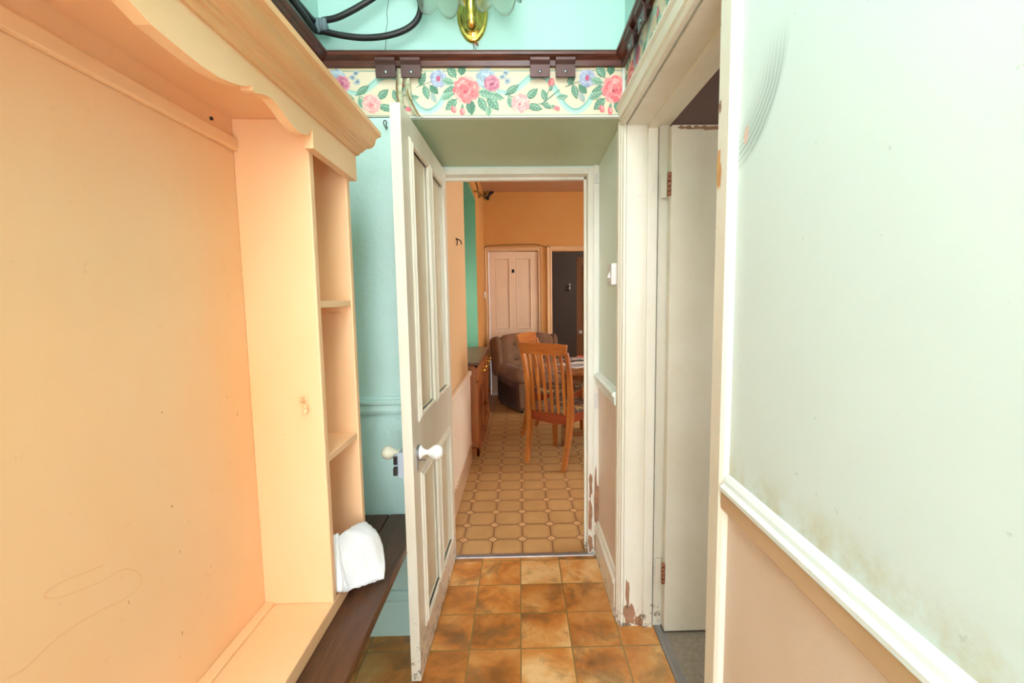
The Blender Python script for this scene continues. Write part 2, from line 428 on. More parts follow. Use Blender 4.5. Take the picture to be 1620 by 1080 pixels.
# right wall: recess reveal, over the side doorway, and the long stretch beside the camera
bm = new()
box(bm, XR, XR+WT, SY1+.012, YD, 0, .95, 2); box(bm, XR, XR+WT, SY1+.012, YD, .95, ZS, 3)
box(bm, XR, XR+WT, SY0-.012, YB, SH+.012, 2.225, 0)
box(bm, XR, XR+WT, YREAR, YB, 2.225, HC, 1)
box(bm, NXR, NXR+WT-.03, YREAR, SY0-.012, 0, .95, 2); box(bm, NXR, NXR+WT-.03, YREAR, SY0-.012, .95, 2.06, 0); box(bm, XR, XR+WT, YREAR, SY0-.012, 2.06, 2.225, 0)
struct('wall_right', bm, [MINT, TEALUP, CREAMLOW, MINT2])

# rear wall with a glazed door opening, ceiling with a rooflight
bm = new()
box(bm, XL-.1, -.50, YREAR-.12, YREAR, 0, HC); box(bm, .36, XR+.2, YREAR-.12, YREAR, 0, HC); box(bm, -.50, .36, YREAR-.12, YREAR, 2.6, HC); box(bm, -.5, .36, YREAR-.12, YREAR, 0, .3)
struct('wall_rear', bm, OUTW)
bm = new()
box(bm, XL-.1, XR+.2, .55, YD+.1, HC, HC+.1); box(bm, XL-.1, XR+.2, YREAR-.12, -.95, HC, HC+.1); box(bm, XL-.1, -.55, -.95, .55, HC, HC+.1); box(bm, .3, XR+.2, -.95, .55, HC, HC+.1)
struct('ceiling', bm, CEILW)
bm = new(); sweep(bm, [(-.5, YREAR, .3), (.36, YREAR, .3), (.36, YREAR, 2.6), (-.5, YREAR, 2.6)], [(0, 0), (0, -.06), (.05, -.06), (.05, 0)], (0, 1, 0), True)
w = struct('window_1', bm, TRIMW)
bm = new(); box(bm, -.45, .31, YREAR-.035, YREAR-.03, .35, 2.55); obj('pane', bm, PANE, w)

# ------------------------------------------------------------------ kitchen walls
KX = -.44
bm = new()
box(bm, -1.2, KX, YD+.1, 3.72, 0, 2.9, 0)
struct('wall_kitchen_left', bm, PEACHN)
bm = new()
PY = 5.22
prism(bm, [(KX, 3.72, 2.49), (-.49, PY, 2.49), (-.49, PY, 2.9), (KX, 3.72, 2.9)], (-.42, 0, 0), 0)   # lintel over the alcove
box(bm, -1.2, -.485, PY, 6.5, 0, 2.9, 0)                                                              # pier
# green painted inside of the alcove, thin plaster skins with a window hole in the back
box(bm, -.90, -.489, PY-.006, PY, 0, 2.49, 1); box(bm, -.90, KX-.004, 3.72, 3.726, 0, 2.49, 1)
box(bm, -.90, -.485, 3.726, PY-.006, 2.47, 2.489, 1)
box(bm, -.98, -.90, 3.72, PY, 0, 1.0, 1); box(bm, -.98, -.90, 3.72, PY, 2.2, 2.9, 1); box(bm, -.98, -.90, 3.72, 4.0, 1.0, 2.2, 1); box(bm, -.98, -.90, 5.0, PY, 1.0, 2.2, 1)
struct('wall_kitchen_alcove', bm, [PEACHW, GREEN])
bm = new(); sweep(bm, [(-.93, 4.0, 1.0), (-.93, 5.0, 1.0), (-.93, 5.0, 2.2), (-.93, 4.0, 2.2)], [(0, 0), (0, -.04), (.05, -.04), (.05, 0)], (-1, 0, 0), True)
w = struct('window_2', bm, TRIMW)
bm = new(); box(bm, -.955, -.95, 3.96, 5.04, .96, 2.24); obj('pane', bm, PANE, w)
FY = 6.43
bm = new()
box(bm, -1.2, -.44, FY, FY+.12, 0, 2.9); box(bm, -.44, .27, FY, FY+.12, 2.04, 2.9); box(bm, .27, .455, FY, FY+.12, 0, 2.9)
box(bm, .455, 1.25, FY, FY+.12, 2.035, 2.9); box(bm, 1.25, 3.0, FY, FY+.12, 0, 2.9)
struct('wall_kitchen_far', bm, PEACHW)
bm = new(); box(bm, -1.2, 3.1, YD+.1, FY+.12, 2.846, 2.95); struct('ceiling_kitchen', bm, KCEIL)
bm = new()
box(bm, 2.9, 3.0, YD+.1, 3.0, 0, 2.9); box(bm, 2.9, 3.0, 5.2, FY, 0, 2.9); box(bm, 2.9, 3.0, 3.0, 5.2, 0, .95); box(bm, 2.9, 3.0, 3.0, 5.2, 2.3, 2.9)
struct('wall_kitchen_right', bm, PEACHW)
bm = new(); box(bm, XR+.2, 3.0, YD, YD+.1, 0, 2.9); box(bm, -1.2, XR+.2, YD+.1-.001, YD+.1+.002, 2.1, 2.9); struct('wall_kitchen_near', bm, PEACHW)
bm = new(); sweep(bm, [(2.9, 3.0, .95), (2.9, 5.2, .95), (2.9, 5.2, 2.3), (2.9, 3.0, 2.3)], [(0, 0), (0, -.06), (.06, -.06), (.06, 0)], (-1, 0, 0), True)
w = struct('window_3', bm, TRIMW)
bm = new(); box(bm, 2.955, 2.96, 2.97, 5.23, .92, 2.33); obj('pane', bm, PANE, w)
# dark hall beyond the far opening
bm = new(); box(bm, .1, 3.0, 8.5, 8.6, 0, 2.9); box(bm, .0, .1, FY+.12, 8.6, 0, 2.9); box(bm, 2.9, 3.0, FY+.12, 8.6, 0, 2.9); box(bm, 0, 3.0, FY+.12, 8.6, 2.85, 2.95)
struct('wall_hall', bm, DARKHALL)
# side room
bm = new(); box(bm, XR+WT, 2.6, 1.80, 1.9, -.06, 2.9); box(bm, 2.5, 2.6, -.4, 1.9, -.06, 2.9); box(bm, XR+WT, 2.6, -.5, -.4, -.06, 2.9); box(bm, XR+WT, 2.6, -.4, 1.9, 2.8, 2.9)
struct('wall_side', bm, MAUVE)

# ------------------------------------------------------------------ trims
ARCH = [(0, 0), (0, .014), (.010, .018), (.016, .016), (.050, .018), (.056, .026), (.068, .028), (.078, .022), (.082, .024), (.088, .018), (.088, 0)]
# kitchen doorway frame (lining + narrow face), worn keep on its right jamb
bm = new()
box(bm, DX1, DX1+.028, YD-.006, YD+.135, 0, DH+.03)
box(bm, DX1+.028, DX1+.058, YD-.012, YD+.1, 0, DH+.045)
box(bm, DX0-.035, DX0, YD-.004, YD+.135, 0, DH+.03)
box(bm, DX0, DX1, YD-.006, YD+.135, DH, DH+.03)
box(bm, DX0, DX1, YD+.05, YD+.065, DH-.014, DH); box(bm, DX1-.012, DX1, YD+.05, YD+.065, 0, DH)
for k, (x, z, w_, h_) in enumerate([(DX1+.012, .22, .022, .20), (DX1+.014, .38, .020, .16), (DX1+.042, .30, .024, .36), (DX1+.040, .08, .02, .14), (DX1+.014, .06, .026, .12)]):
    chip(bm, (x, YD-.0066 if x < DX1+.028 else YD-.0126, z), (1, 0, 0), (0, 0, 1), w_, h_, k, 1)
fr = struct('trim_1', bm, [WHITE, BAREDK], 'white painted frame of the open kitchen doorway', 'door frame', bevel=.0015)
bm = new(); box(bm, DX1+.032, DX1+.054, YD-.018, YD-.012, .795, .875); o = obj('keep_plate', bm, PLASTIC, fr, bevel=.002)
bm = new(); box(bm, DX1+.034, DX1+.050, YD-.022, YD-.012, 1.925, 1.945); tube(bm, [(DX1+.042, YD-.014, 1.945), (DX1+.042, YD-.014, 1.968)], .004); obj('catch', bm, PLASTIC, fr)
# side doorway: jamb lining, stop, architraves
bm = new()
box(bm, XR+.012, XR+.135, SY1, SY1+.012, 0, SH+.012); box(bm, XR+.09, XR+.128, SY1-.012, SY1, 0, SH)
box(bm, XR+.128, XR+WT, SY1, SY1+.012, 0, SH+.012)
box(bm, XR+.012, XR+WT, SY0, SY1, SH, SH+.012); box(bm, XR+.09, XR+.128, SY0, SY1, SH-.014, SH)
box(bm, NXR-.004, XR+WT, SY0-.012, SY0, 0, SH+.012); box(bm, XR+.09, XR+.128, SY0, SY0+.012, 0, SH)
# far leg sits inside the recess, head runs from the back wall, near leg stands beside the long wall
FARA = [(-.004, -.010), (-.004, .000), (.006, .003), (.010, .008), (.020, .008), (.026, .013), (.046, .015), (.052, .009), (.058, .010), (.062, .004), (.062, -.002)]
sweep(bm, [(XR, SY1, 0), (XR, SY1, ZS)], [(a, b) for a, b in FARA], (-1, 0, 0))
HEAD = [(0, -.004), (0, .010), (.010, .016), (.016, .013), (.020, .020), (.046, .024), (.056, .032), (.066, .030), (.074, .022), (.079, .022), (.079, 0)]
sweep(bm, [(XR, YB, SH), (XR, SY0-.064, SH)], [(a*1.0, b) for a, b in HEAD], (-1, 0, 0))
NEARA = [(0, -.03), (0, .010), (.006, .016), (.052, .016), (.060, .010), (.064, 0), (.064, -.03)]
sweep(bm, [(NXR, SY0, 0), (NXR, SY0, SH+.002)], [(-a, b) for a, b in NEARA], (-1, 0, 0))
chip(bm, (NXR-.0168, SY0-.016, 1.615), (0, 1, 0), (0, 0, 1), .022, .085, 5, 1)
chip(bm, (NXR-.0168, SY0-.014, 1.745), (0, 1, 0), (0, 0, 1), .012, .03, 8, 2)
for k, (x, z, w_, h_) in enumerate([(XR+.035, .05, .05, .10), (XR+.028, .14, .02, .14), (XR+.075, .025, .04, .05)]):
    chip(bm, (x, SY1-.0006, z), (1, 0, 0), (0, 0, 1), w_, h_, 20+k, 2)
struct('trim_2', bm, [WHITE2, BARE, BAREDK], 'cream moulded frame of the side doorway on the right', 'door frame', bevel=.001)

# picture rail round three walls
RAIL = [(0, 2.209), (.014, 2.210), (.016, 2.216), (.019, 2.226), (.026, 2.231), (.034, 2.233), (.040, 2.238), (.042, 2.245), (.039, 2.252), (.030, 2.256), (0, 2.257)]
bm = new()
sweep(bm, [(XL, YREAR, 0), (XL, YB, 0), (XR, YB, 0), (XR, YREAR, 0)], [(-a, b) for a, b in RAIL], (0, 0, 1))
struct('trim_3', bm, RAILW, 'dark brown wooden picture rail running round the corridor walls', 'picture rail')

# dado rails and skirtings
DADO = [(0, -.045), (.014, -.045), (.018, -.034), (.018, -.012), (.026, -.006), (.028, .004), (.022, .010), (.012, .012), (.008, .020), (0, .022)]
def dado(name, path, z, mats, label):
    bm = new(); sweep(bm, [(p[0], p[1], z) for p in path], [(a, b) for a, b in DADO], (0, 0, 1)); return struct(name, bm, mats, label, 'dado rail')
dado('trim_4', [(XL, YB), (RX0, YB)][::-1], .968, TEAL, 'teal dado rail on the back wall left of the open door')
dado('trim_5', [(XR, SY1+.062), (XR, YD-.012)], .965, TRIMW, 'short white dado rail in the doorway recess')
bm = new()
NEARD = [(0, -.05), (.010, -.05), (.014, -.046), (.014, -.006)]
sweep(bm, [(NXR, YREAR, .965), (NXR, SY0-.064, .965)], [(0, -.048), (.012, -.048), (.015, -.044), (.016, -.010), (0, -.010)], (0, 0, 1), mi=1)
sweep(bm, [(NXR, YREAR, .965), (NXR, SY0-.064, .965)], [(0, -.010), (.016, -.010), (.019, -.006), (.019, .002), (.012, .008), (.010, .016), (.004, .024), (0, .026)], (0, 0, 1))
struct('trim_6', bm, [TRIMW, BROWNDADO], 'long white dado rail along the right wall beside the camera', 'dado rail')
SKIRT = [(0, 0), (.016, 0), (.016, .135), (.012, .142), (.020, .150), (.022, .160), (.012, .172), (.008, .186), (0, .19)]
def skirt(name, path, mat, prof=SKIRT):
    bm = new(); sweep(bm, [(p[0], p[1], 0) for p in path], prof, (0, 0, 1)); return struct(name, bm, mat)
skirt('baseboard_back', [(RX0, YB), (XL, YB)], TEAL)
skirt('baseboard_recess', [(XR, SY1+.062), (XR, YD-.012)], WHITE)
skirt('baseboard_right', [(NXR, YREAR), (NXR, SY0-.064)], WHITE2)
skirt('baseboard_left', [(XL, YB-.03), (XL, YREAR)], TEAL)

# threshold strips
bm = new(); sweep(bm, [(DX0, YD-.006, 0), (DX1+.03, YD-.006, 0)], [(-.012, 0), (-.010, .004), (0, .007), (.014, .007), (.022, .004), (.024, 0)], (0, 0, 1))
struct('trim_7', bm, ALU, 'metal threshold strip across the kitchen doorway floor', 'threshold strip')
bm = new(); sweep(bm, [(XR+.155, SY0, 0), (XR+.155, SY1-.004, 0)], [(-.020, -.004), (-.018, .003), (-.006, .005), (-.004, .003), (.004, .003), (.006, .005), (.018, .003), (.020, -.004)], (0, 0, 1))
struct('trim_8', bm, ALU, 'ribbed metal threshold strip at the side doorway carpet', 'threshold strip')

# ------------------------------------------------------------------ floral wallpaper border (print built as thin coloured shapes)
class Printer:
    def __init__(s, mapf):
        s.bm = new(); s.cl = s.bm.loops.layers.float_color.new('print'); s.map = mapf; s.k = 0; s.lim = (-1e9, 1e9)
    def poly(s, pts, c, layer=None):
        a, b = s.lim
        if min(p[0] for p in pts) < a and max(p[0] for p in pts) < a: return
        if max(p[0] for p in pts) > b and min(p[0] for p in pts) > b: return
        pts = [(min(max(x, a), b), y) for x, y in pts]
        if layer is None: s.k += 1; layer = s.k
        d = .0003+.0000022*layer
        f = s.bm.faces.new([s.bm.verts.new(s.map(x, y, d)) for x, y in pts])
        col = lin(*c)
        for l in f.loops: l[s.cl] = col
    def ell(s, cx, cy, rx, ry, c, rot=0, wob=0, n=12, r=None):
        pts = []
        for i in range(n):
            a = 2*PI*i/n; k = 1+(wob*(r.random()-.5)*2 if r else 0)
            x, y = rx*k*math.cos(a), ry*k*math.sin(a)
            pts.append((cx+x*math.cos(rot)-y*math.sin(rot), cy+x*math.sin(rot)+y*math.cos(rot)))
        s.poly(pts, c)
    def leaf(s, cx, cy, L, W, rot, c, c2):
        def tr(pts): return [(cx+x*math.cos(rot)-y*math.sin(rot), cy+x*math.sin(rot)+y*math.cos(rot)) for x, y in pts]
        s.poly(tr([(-L/2, 0), (-L*.32, W*.36), (-L*.05, W*.5), (L*.22, W*.36), (L/2, 0), (L*.22, -W*.36), (-L*.05, -W*.5), (-L*.32, -W*.36)]), c)
        s.poly(tr([(-L/2, 0), (-L*.28, W*.24), (-L*.02, W*.34), (L*.2, W*.22), (L*.46, 0)]), c2)
        for q in (-.28, -.08, .12):
            s.poly(tr([(L*q, 0), (L*(q+.12), W*.30), (L*(q+.17), W*.28), (L*(q+.05), 0)]), c)
            s.poly(tr([(L*q, 0), (L*(q+.12), -W*.34), (L*(q+.17), -W*.32), (L*(q+.05), 0)]), c2)
        s.poly(tr([(-L*.6, W*.03), (L*.45, W*.025), (L*.45, -W*.025), (-L*.6, -W*.03)]), [q*.8 for q in c])
    def rose(s, cx, cy, R, cols, r, dark):
        n = 13
        for i in range(n):
            a = 2*PI*i/n+r.random()*.3
            s.ell(cx+R*.68*math.cos(a), cy+R*.66*math.sin(a), R*.36, R*.30, r.choice(cols), a, .12, 11, r)
        s.ell(cx, cy, R*.78, R*.76, cols[1], 0, .06, 14, r)
        for q, m in ((.62, 11), (.42, 8), (.22, 5)):
            for i in range(m):
                a = 2*PI*i/m+r.random()*.5
                s.ell(cx+R*q*math.cos(a), cy+R*q*math.sin(a), R*.25, R*.15, r.choice(cols), a+PI/2+.4*(r.random()-.5), .12, 9, r)
                if r.random() < .75:
                    s.ell(cx+R*(q-.10)*math.cos(a), cy+R*(q-.10)*math.sin(a), R*.17, R*.035, dark, a+PI/2, 0, 7)
        s.ell(cx-R*.1, cy-R*.15, R*.18, R*.14, dark, .4, .2, 9, r)
        for i in range(26):
            a = r.random()*2*PI; q = .35+.55*r.random()
            s.ell(cx+R*q*math.cos(a), cy+R*q*math.sin(a), R*.11, R*.022, r.choice(cols+[dark]), a, 0, 6)
    def ribbon(s, pts, w, c, c2):
        P = smoothpath([(x, y, ww) for (x, y, ww) in pts], 6)
        for A, B in zip(P[:-1], P[1:]):
            t = Vector((B.x-A.x, B.y-A.y)).normalized(); nx, ny = -t.y, t.x; wa, wb = A.z*w/2, B.z*w/2
            t1 = [(A.x+nx*wa, A.y+ny*wa), (B.x+nx*wb, B.y+ny*wb)]; t2 = [(B.x-nx*wb, B.y-ny*wb), (A.x-nx*wa, A.y-ny*wa)]
            s.poly(t1+t2, c, 2)
            s.poly([t1[0], t1[1], (B.x+nx*wb*.2, B.y+ny*wb*.2), (A.x+nx*wa*.2, A.y+ny*wa*.2)], c2, 4)
G1, G2, G3 = (92, 142, 116), (150, 186, 160), (70, 120, 92)
def motif(P, ox, r):
    """one repeat of the border; units = mm-like pixels, x from the big rose, y up from the strip centre"""
    o = lambda x: ox+x
    P.ribbon([(o(46), 1, .5), (o(62), -3, .8), (o(80), 6, 1), (o(98), 20, 1), (o(112), 22, .9), (o(124), 17, 1), (o(136), 0, 1), (o(150), -22, 1), (o(166), -30, 1), (o(182), -22, 1), (o(196), -2, .9), (o(206), 8, .5)], 9, (176, 214, 202), (150, 198, 188))
    for x, y, L, W, a, c, d in [(-22, 28, 22, 13, 2.2, G1, G2), (-6, 31, 17, 12, 1.4, G3, G1), (-28, 14, 20, 12, 2.9, G2, G1), (-24, 0, 24, 14, 3.3, G1, G2), (-30, -8, 20, 11, 3.6, G2, G1), (-24, -20, 24, 13, 3.9, G1, G2), (6, -24, 24, 15, -1.45, G1, G3), (24, -20, 24, 13, -1.1, G1, G2), (40, -18, 28, 15, -.9, G1, G2), (46, -8, 24, 12, -.3, G2, G1), (33, -30, 16, 10, -1.6, G2, G1), (30, -4, 26, 14, -.2, G2, G1)]:
        P.leaf(o(x), y, L, W, a, c, d)
    P.rose(o(0), 2, 20, [(242, 150, 148), (238, 128, 128), (248, 180, 170), (226, 106, 112)], r, (196, 74, 88))
    P.rose(o(30), 18, 15, [(170, 190, 202), (186, 204, 212), (154, 172, 190)], r, (120, 134, 158))
    P.rose(o(39), 11, 12, [(206, 128, 146), (190, 106, 130), (220, 150, 164)], r, (150, 66, 96))
    for x, y in ((55, 20), (60, 26), (62, 14)): P.ell(o(x), y, 5, 4, (176, 186, 190), .4, .3, 9, r); P.ell(o(x), y, 2.4, 2, (110, 130, 150), 0, .2, 7, r)
    for x, y, a in ((-20, -26, 1.9), (-7, -29, 1.5)):
        P.leaf(o(x), y+5, 12, 5, a, G1, G2); P.ell(o(x), y-1, 4, 5.5, (226, 110, 116), a-1.5, .1, 10, r); P.ell(o(x+1), y, 2, 4, (246, 160, 158), a-1.5, .1, 8, r)
    # sprig with the small rose
    P.poly([(o(58), -4), (o(74), -10), (o(74), -11), (o(58), -5)], G1); P.poly([(o(84), -22), (o(124), -17), (o(124), -18), (o(84), -23)], G1)
    P.poly([(o(112), -20), (o(141), 2), (o(142), 1), (o(113), -21)], G1); P.poly([(o(118), -14), (o(128), 8), (o(129), 8), (o(119.5), -14)], G1)
    for x, y, L, W, a, c, d in [(70, 2, 24, 11, .6, G1, G2), (66, -16, 18, 11, 1.9, G2, G1), (100, -4, 22, 12, .7, G1, G2), (104, -24, 24, 11, -.25, G1, G2), (118, -6, 18, 10, 1.9, G1, G2), (146, -9, 18, 9, .1, G2, G1), (122, -22, 16, 8, -.5, G1, G2), (133, -24, 12, 6, -.4, G2, G1)]:
        P.leaf(o(x), y, L, W, a, c, d)
    P.rose(o(82), -18, 14, [(246, 182, 176), (240, 160, 160), (250, 200, 190)], r, (222, 120, 128))
    P.ell(o(129), 11, 4.5, 7, (222, 100, 106), -.2, .1, 10, r); P.ell(o(130), 12, 2.2, 5, (240, 140, 140), -.2, .1, 8, r); P.leaf(o(128), 4, 9, 6, 1.4, G1, G2)
    P.ell(o(137), -26, 5, 3.6, (230, 126, 130), -.4, .1, 9, r)
    # blue violet flower with leaves
    for x, y, L, W, a, c, d in [(160, 18, 22, 11, 1.1, G1, G2), (165, -2, 22, 11, -1.3, G1, G2), (177, 2, 18, 12, -.8, G1, G3), (176, -10, 16, 9, -1.1, (170, 178, 182), G2)]:
        P.leaf(o(x), y, L, W, a, c, d)
    P.poly([(o(150), 6), (o(172), 14), (o(172), 13), (o(150), 5)], G1)
    P.rose(o(184), 18, 13, [(166, 176, 200), (150, 158, 188), (184, 192, 210)], r, (112, 108, 150))
    P.ell(o(184), 18, 3.5, 4.5, (190, 84, 120), .2, .2, 8, r)
PX = .002432                                                        # one print unit in metres
def border(name, mapf, length, x0, label):
    P = Printer(mapf); r = random.Random(3); P.lim = (0, length/PX)
    base = (224, 211, 182)
    P.poly([(0, -37), (length/PX, -37), (length/PX, 33), (0, 33)], base, 0)
    P.poly([(0, 28.4), (length/PX, 28.4), (length/PX, 29.8), (0, 29.8)], (120, 160, 140), 1)
    P.poly([(0, -36), (length/PX, -36), (length/PX, -34.6), (0, -34.6)], (150, 170, 150), 1)
    P.poly([(0, 31), (length/PX, 31), (length/PX, 33), (0, 33)], (232, 210, 160), 1)
    k = x0
    while k*1.0 < length/PX+120: motif(P, k, r); k += 226
    return struct(name, P.bm, PRINT, label, 'wallpaper border', recalc=False)
def print_mat():
    M = MB('printed_border_paper', .55); a = M.n('ShaderNodeVertexColor', layer_name='print'); M.color(a.outputs[0])
    M.bump(M.noise(M.pos(), 60, 3), .05, .002); return M.m
PRINT = print_mat()
ZC = 2.128
tb = border('trim_9', lambda x, y, d: Vector((XL+x*PX, YB-d, ZC+y*PX)), XR-XL, (-.186-XL)/PX-226*2, 'cream floral wallpaper border over the kitchen door')
border('trim_10', lambda x, y, d: Vector((XR-d, YB-x*PX, ZC+y*PX)), YB-YREAR, 40, 'cream floral wallpaper border above the side doorway')
border('trim_11', lambda x, y, d: Vector((XL+d, YREAR+x*PX, ZC+y*PX)), YB-YREAR, 10, 'cream floral wallpaper border above the peach shelf unit')
bm = new(); box(bm, XR-.009, XR, YB-.009, YB, 2.045, 2.205); struct('trim_12', bm, TRIMW, 'thin white corner bead at the right end of the floral border', 'corner bead')
# torn strips of border hanging over the open door
def strip(path, w, mat, name):
    bm = new(); P = smoothpath(path, 5); prev = None
    for i, p in enumerate(P):
        t = i/(len(P)-1); ww = w*(1-.55*t)*(.8+.4*rnd.random())
        a, b = bm.verts.new(p+Vector((-ww/2, .004*math.sin(t*7), 0))), bm.verts.new(p+Vector((ww/2, -.006*math.sin(t*5), 0)))
        if prev: bm.faces.new((prev[0], prev[1], b, a))
        prev = (a, b)
    o = obj(name, bm, mat, tb, smooth=True)
    s = o.modifiers.new('thick', 'SOLIDIFY'); s.thickness = .0012
    return o
TORN = paint('torn_paper', (214, 206, 176), (150, 160, 120), sc=40, rough=.7, bump=.2)
TORNB = paint('browned_torn_paper', (128, 92, 56), (176, 150, 100), sc=40, rough=.7, bump=.2)
strip([(-.420, YB-.004, 2.205), (-.425, YB-.014, 2.17), (-.428, YB-.02, 2.12), (-.424, YB-.02, 2.07), (-.420, YB-.012, 2.03)], .034, TORN, 'torn_strip')
strip([(-.405, YB-.004, 2.20), (-.400, YB-.016, 2.16), (-.396, YB-.022, 2.11), (-.380, YB-.022, 2.06), (-.366, YB-.014, 2.035)], .030, TORN, 'torn_strip')
strip([(-.398, YB-.006, 2.15), (-.396, YB-.028, 2.11), (-.378, YB-.03, 2.07), (-.360, YB-.026, 2.035), (-.348, YB-.022, 2.028)], .008, TORNB, 'torn_strip')
strip([(-.436, YB-.005, 2.18), (-.436, YB-.024, 2.13), (-.432, YB-.026, 2.08), (-.434, YB-.02, 2.04)], .008, TORNB, 'torn_strip')

# ------------------------------------------------------------------ panelled doors
MOULD = [(0, .004), (.004, .009), (.010, .011), (.016, .006), (.022, .006), (.028, .001), (.028, -.006), (0, -.006)]
def panel_door(name, W, H, T, panels, mats, label, loc, rz, mould=MOULD, z0=.01):
    """leaf in local x (0..W from hinge), thickness along local y 0..T; panels = list of (x0,x1,z0,z1)"""
    d = thing(name, label, 'door', loc, rz, kind='structure')
    bm = new(); xs = sorted({0, W}|{p[0] for p in panels}|{p[1] for p in panels}); zs = sorted({z0, H}|{p[2] for p in panels}|{p[3] for p in panels})
    inp = lambda x, z: any(p[0] < x < p[1] and p[2] < z < p[3] for p in panels)
    for a, b in zip(xs[:-1], xs[1:]):
        c0 = None
        for c, e in list(zip(zs[:-1], zs[1:]))+[(None, None)]:
            solid = c is not None and not inp((a+b)/2, (c+e)/2)
            if solid and c0 is None: c0 = c
            if solid: last = e
            if not solid and c0 is not None: box(bm, a, b, 0, T, c0, last); c0 = None
    obj('leaf', bm, mats[0], d, local=True, bevel=.0)
    for (a, b, c, e) in panels:
        bm = new(); box(bm, a, b, T*.36, T*.64, c, e, 0)
        rect = [(a, c), (b, c), (b, e), (a, e)]
        sweep(bm, [(x, 0, z) for x, z in rect], [(-s, n) for s, n in mould], (0, -1, 0), True, 1)
        sweep(bm, [(x, T, z) for x, z in rect[::-1]], [(-s, n) for s, n in mould], (0, 1, 0), True, 1)
        obj('door_panel', bm, [mats[1], mats[2]], d, local=True)
    return d
# door_1: hinged at the kitchen doorway, swung right back against the bench
ang = math.atan2(1.503-2.284, -.370+.355)             # direction from hinge to leading edge
W1 = .784
d1 = panel_door('door_1', W1, 1.985, .034,
    [(.125, .355, .955, 1.885), (.435, .665, .955, 1.885), (.125, .355, .175, .715), (.435, .665, .175, .715)],
    [DOORW, DOORP, DOORW], 'white four panel door standing open into the corridor', (-.389, 2.284, 0), ang)
# local x runs towards the camera; local +y points to +X?  (rotation keeps y = 90 deg left of x)
def knob(bm, o, ax, R=.027, stem=.05):
    lathe(bm, [(0, 0), (R*.95, 0), (R*.95, .004), (R*.55, .012), (R*.36, .022), (R*.36, stem*.55), (R*.7, stem*.8), (R, stem*1.05), (R*1.02, stem*1.25), (R*.8, stem*1.5), (R*.4, stem*1.62), (0, stem*1.64)], o, ax, 24)
kx, kz = W1-.066, .825
bm = new(); knob(bm, (kx, .034+.008, kz), (0, 1, 0), .026, .05); obj('door_knob', bm, CHINA, d1, local=True, smooth=True, merge=True)
bm = new(); knob(bm, (kx, -.012, kz), (0, -1, 0), .024, .05); obj('door_knob', bm, IVORY, d1, local=True, smooth=True, merge=True)
bm = new(); lathe(bm, [(0, .0), (.027, 0), (.027, .005), (.018, .008), (0, .008)], (kx, .034, kz), (0, 1, 0)); box(bm, kx+.016, kx+.024, .034, .038, kz-.06, kz+.022); box(bm, kx-.004, kx+.004, .038, .060, kz-.030, kz-.026); obj('rose_plate', bm, STEEL, d1, local=True, merge=True)
bm = new(); box(bm, kx-.085, W1+.001, -.018, 0, kz-.068, kz+.022); box(bm, W1-.001, W1+.003, -.019, .001, kz-.068, kz+.022); box(bm, W1-.012, W1-.001, -.032, -.018, kz-.06, kz+.014); obj('rim_lock', bm, LOCKP, d1, local=True, bevel=.002)
bm = new(); box(bm, W1+.003, W1+.018, -.030, -.019, kz-.052, kz-.026); box(bm, W1+.003, W1+.012, -.030, -.019, kz-.016, kz+.010); obj('lock_bolt', bm, IRON, d1, local=True)
for z in (.25, 1.78):
    bm = new(); tube(bm, [(-.006, -.004, z-.05), (-.006, -.004, z+.05)], .007); obj('hinge', bm, WHITE, d1, local=True)

# door_2: plain side door opened into the side room
d2 = thing('door_2', 'plain cream door standing open into the side room', 'door', (XR+.168, 1.748, 0), 0, kind='structure')
bm = new(); box(bm, 0, .76, -.036, 0, .010, 1.99); box(bm, 0, .76, -.0375, -.036, .010, .085)
chip(bm, (.16, -.0364, 1.978), (1, 0, 0), (0, 0, 1), .22, .014, 31, 1, 26)
for k in range(9): chip(bm, (.03+.03*k+.01*rnd.random(), -.0365, 1.981), (1, 0, 0), (0, 0, 1), .03, .014, 40+k, 1)
obj('leaf', bm, [DOOR2, BAREDK], d2, local=True, bevel=.002)
for z in (.255, 1.78):
    bm = new()
    for k in range(5): tube(bm, [(-.006, -.034, z-.042+k*.0172), (-.006, -.034, z-.027+k*.0172)], .0075, 10)
    h_ = obj('hinge', bm, COPPER, d2, local=True)
    bm = new(); box(bm, -.032, -.008, -.0085, -.0045, z-.045, z+.045); obj('hinge_leaf', bm, WHITE2, h_, local=True)

# ------------------------------------------------------------------ bench and peach shelf unit
BZ = .512
t = thing('bench', 'dark worn wooden plank bench under the peach shelf unit', 'bench', (-.52, .6, 0))
bm = new(); box(bm, -.53, -.404, YREAR+.2, YB-.004, BZ-.028, BZ); box(bm, XL+.004, -.533, YREAR+.2, YB-.004, BZ-.028, BZ)
obj('seat_plank', bm, BENCHW, t, bevel=.004)
for y in (-1.1, .3):
    bm = new(); box(bm, XL+.02, -.45, y, y+.03, 0, BZ-.028); obj('bench_leg', bm, BENCHW, t, bevel=.002)
bm = new(); box(bm, XL+.002, -.68, 1.46, YB-.004, BZ-.10, BZ-.028); box(bm, XL+.02, -.42, YB-.05, YB-.024, BZ-.08, BZ-.028); obj('wall_batten', bm, BENCHW, t)

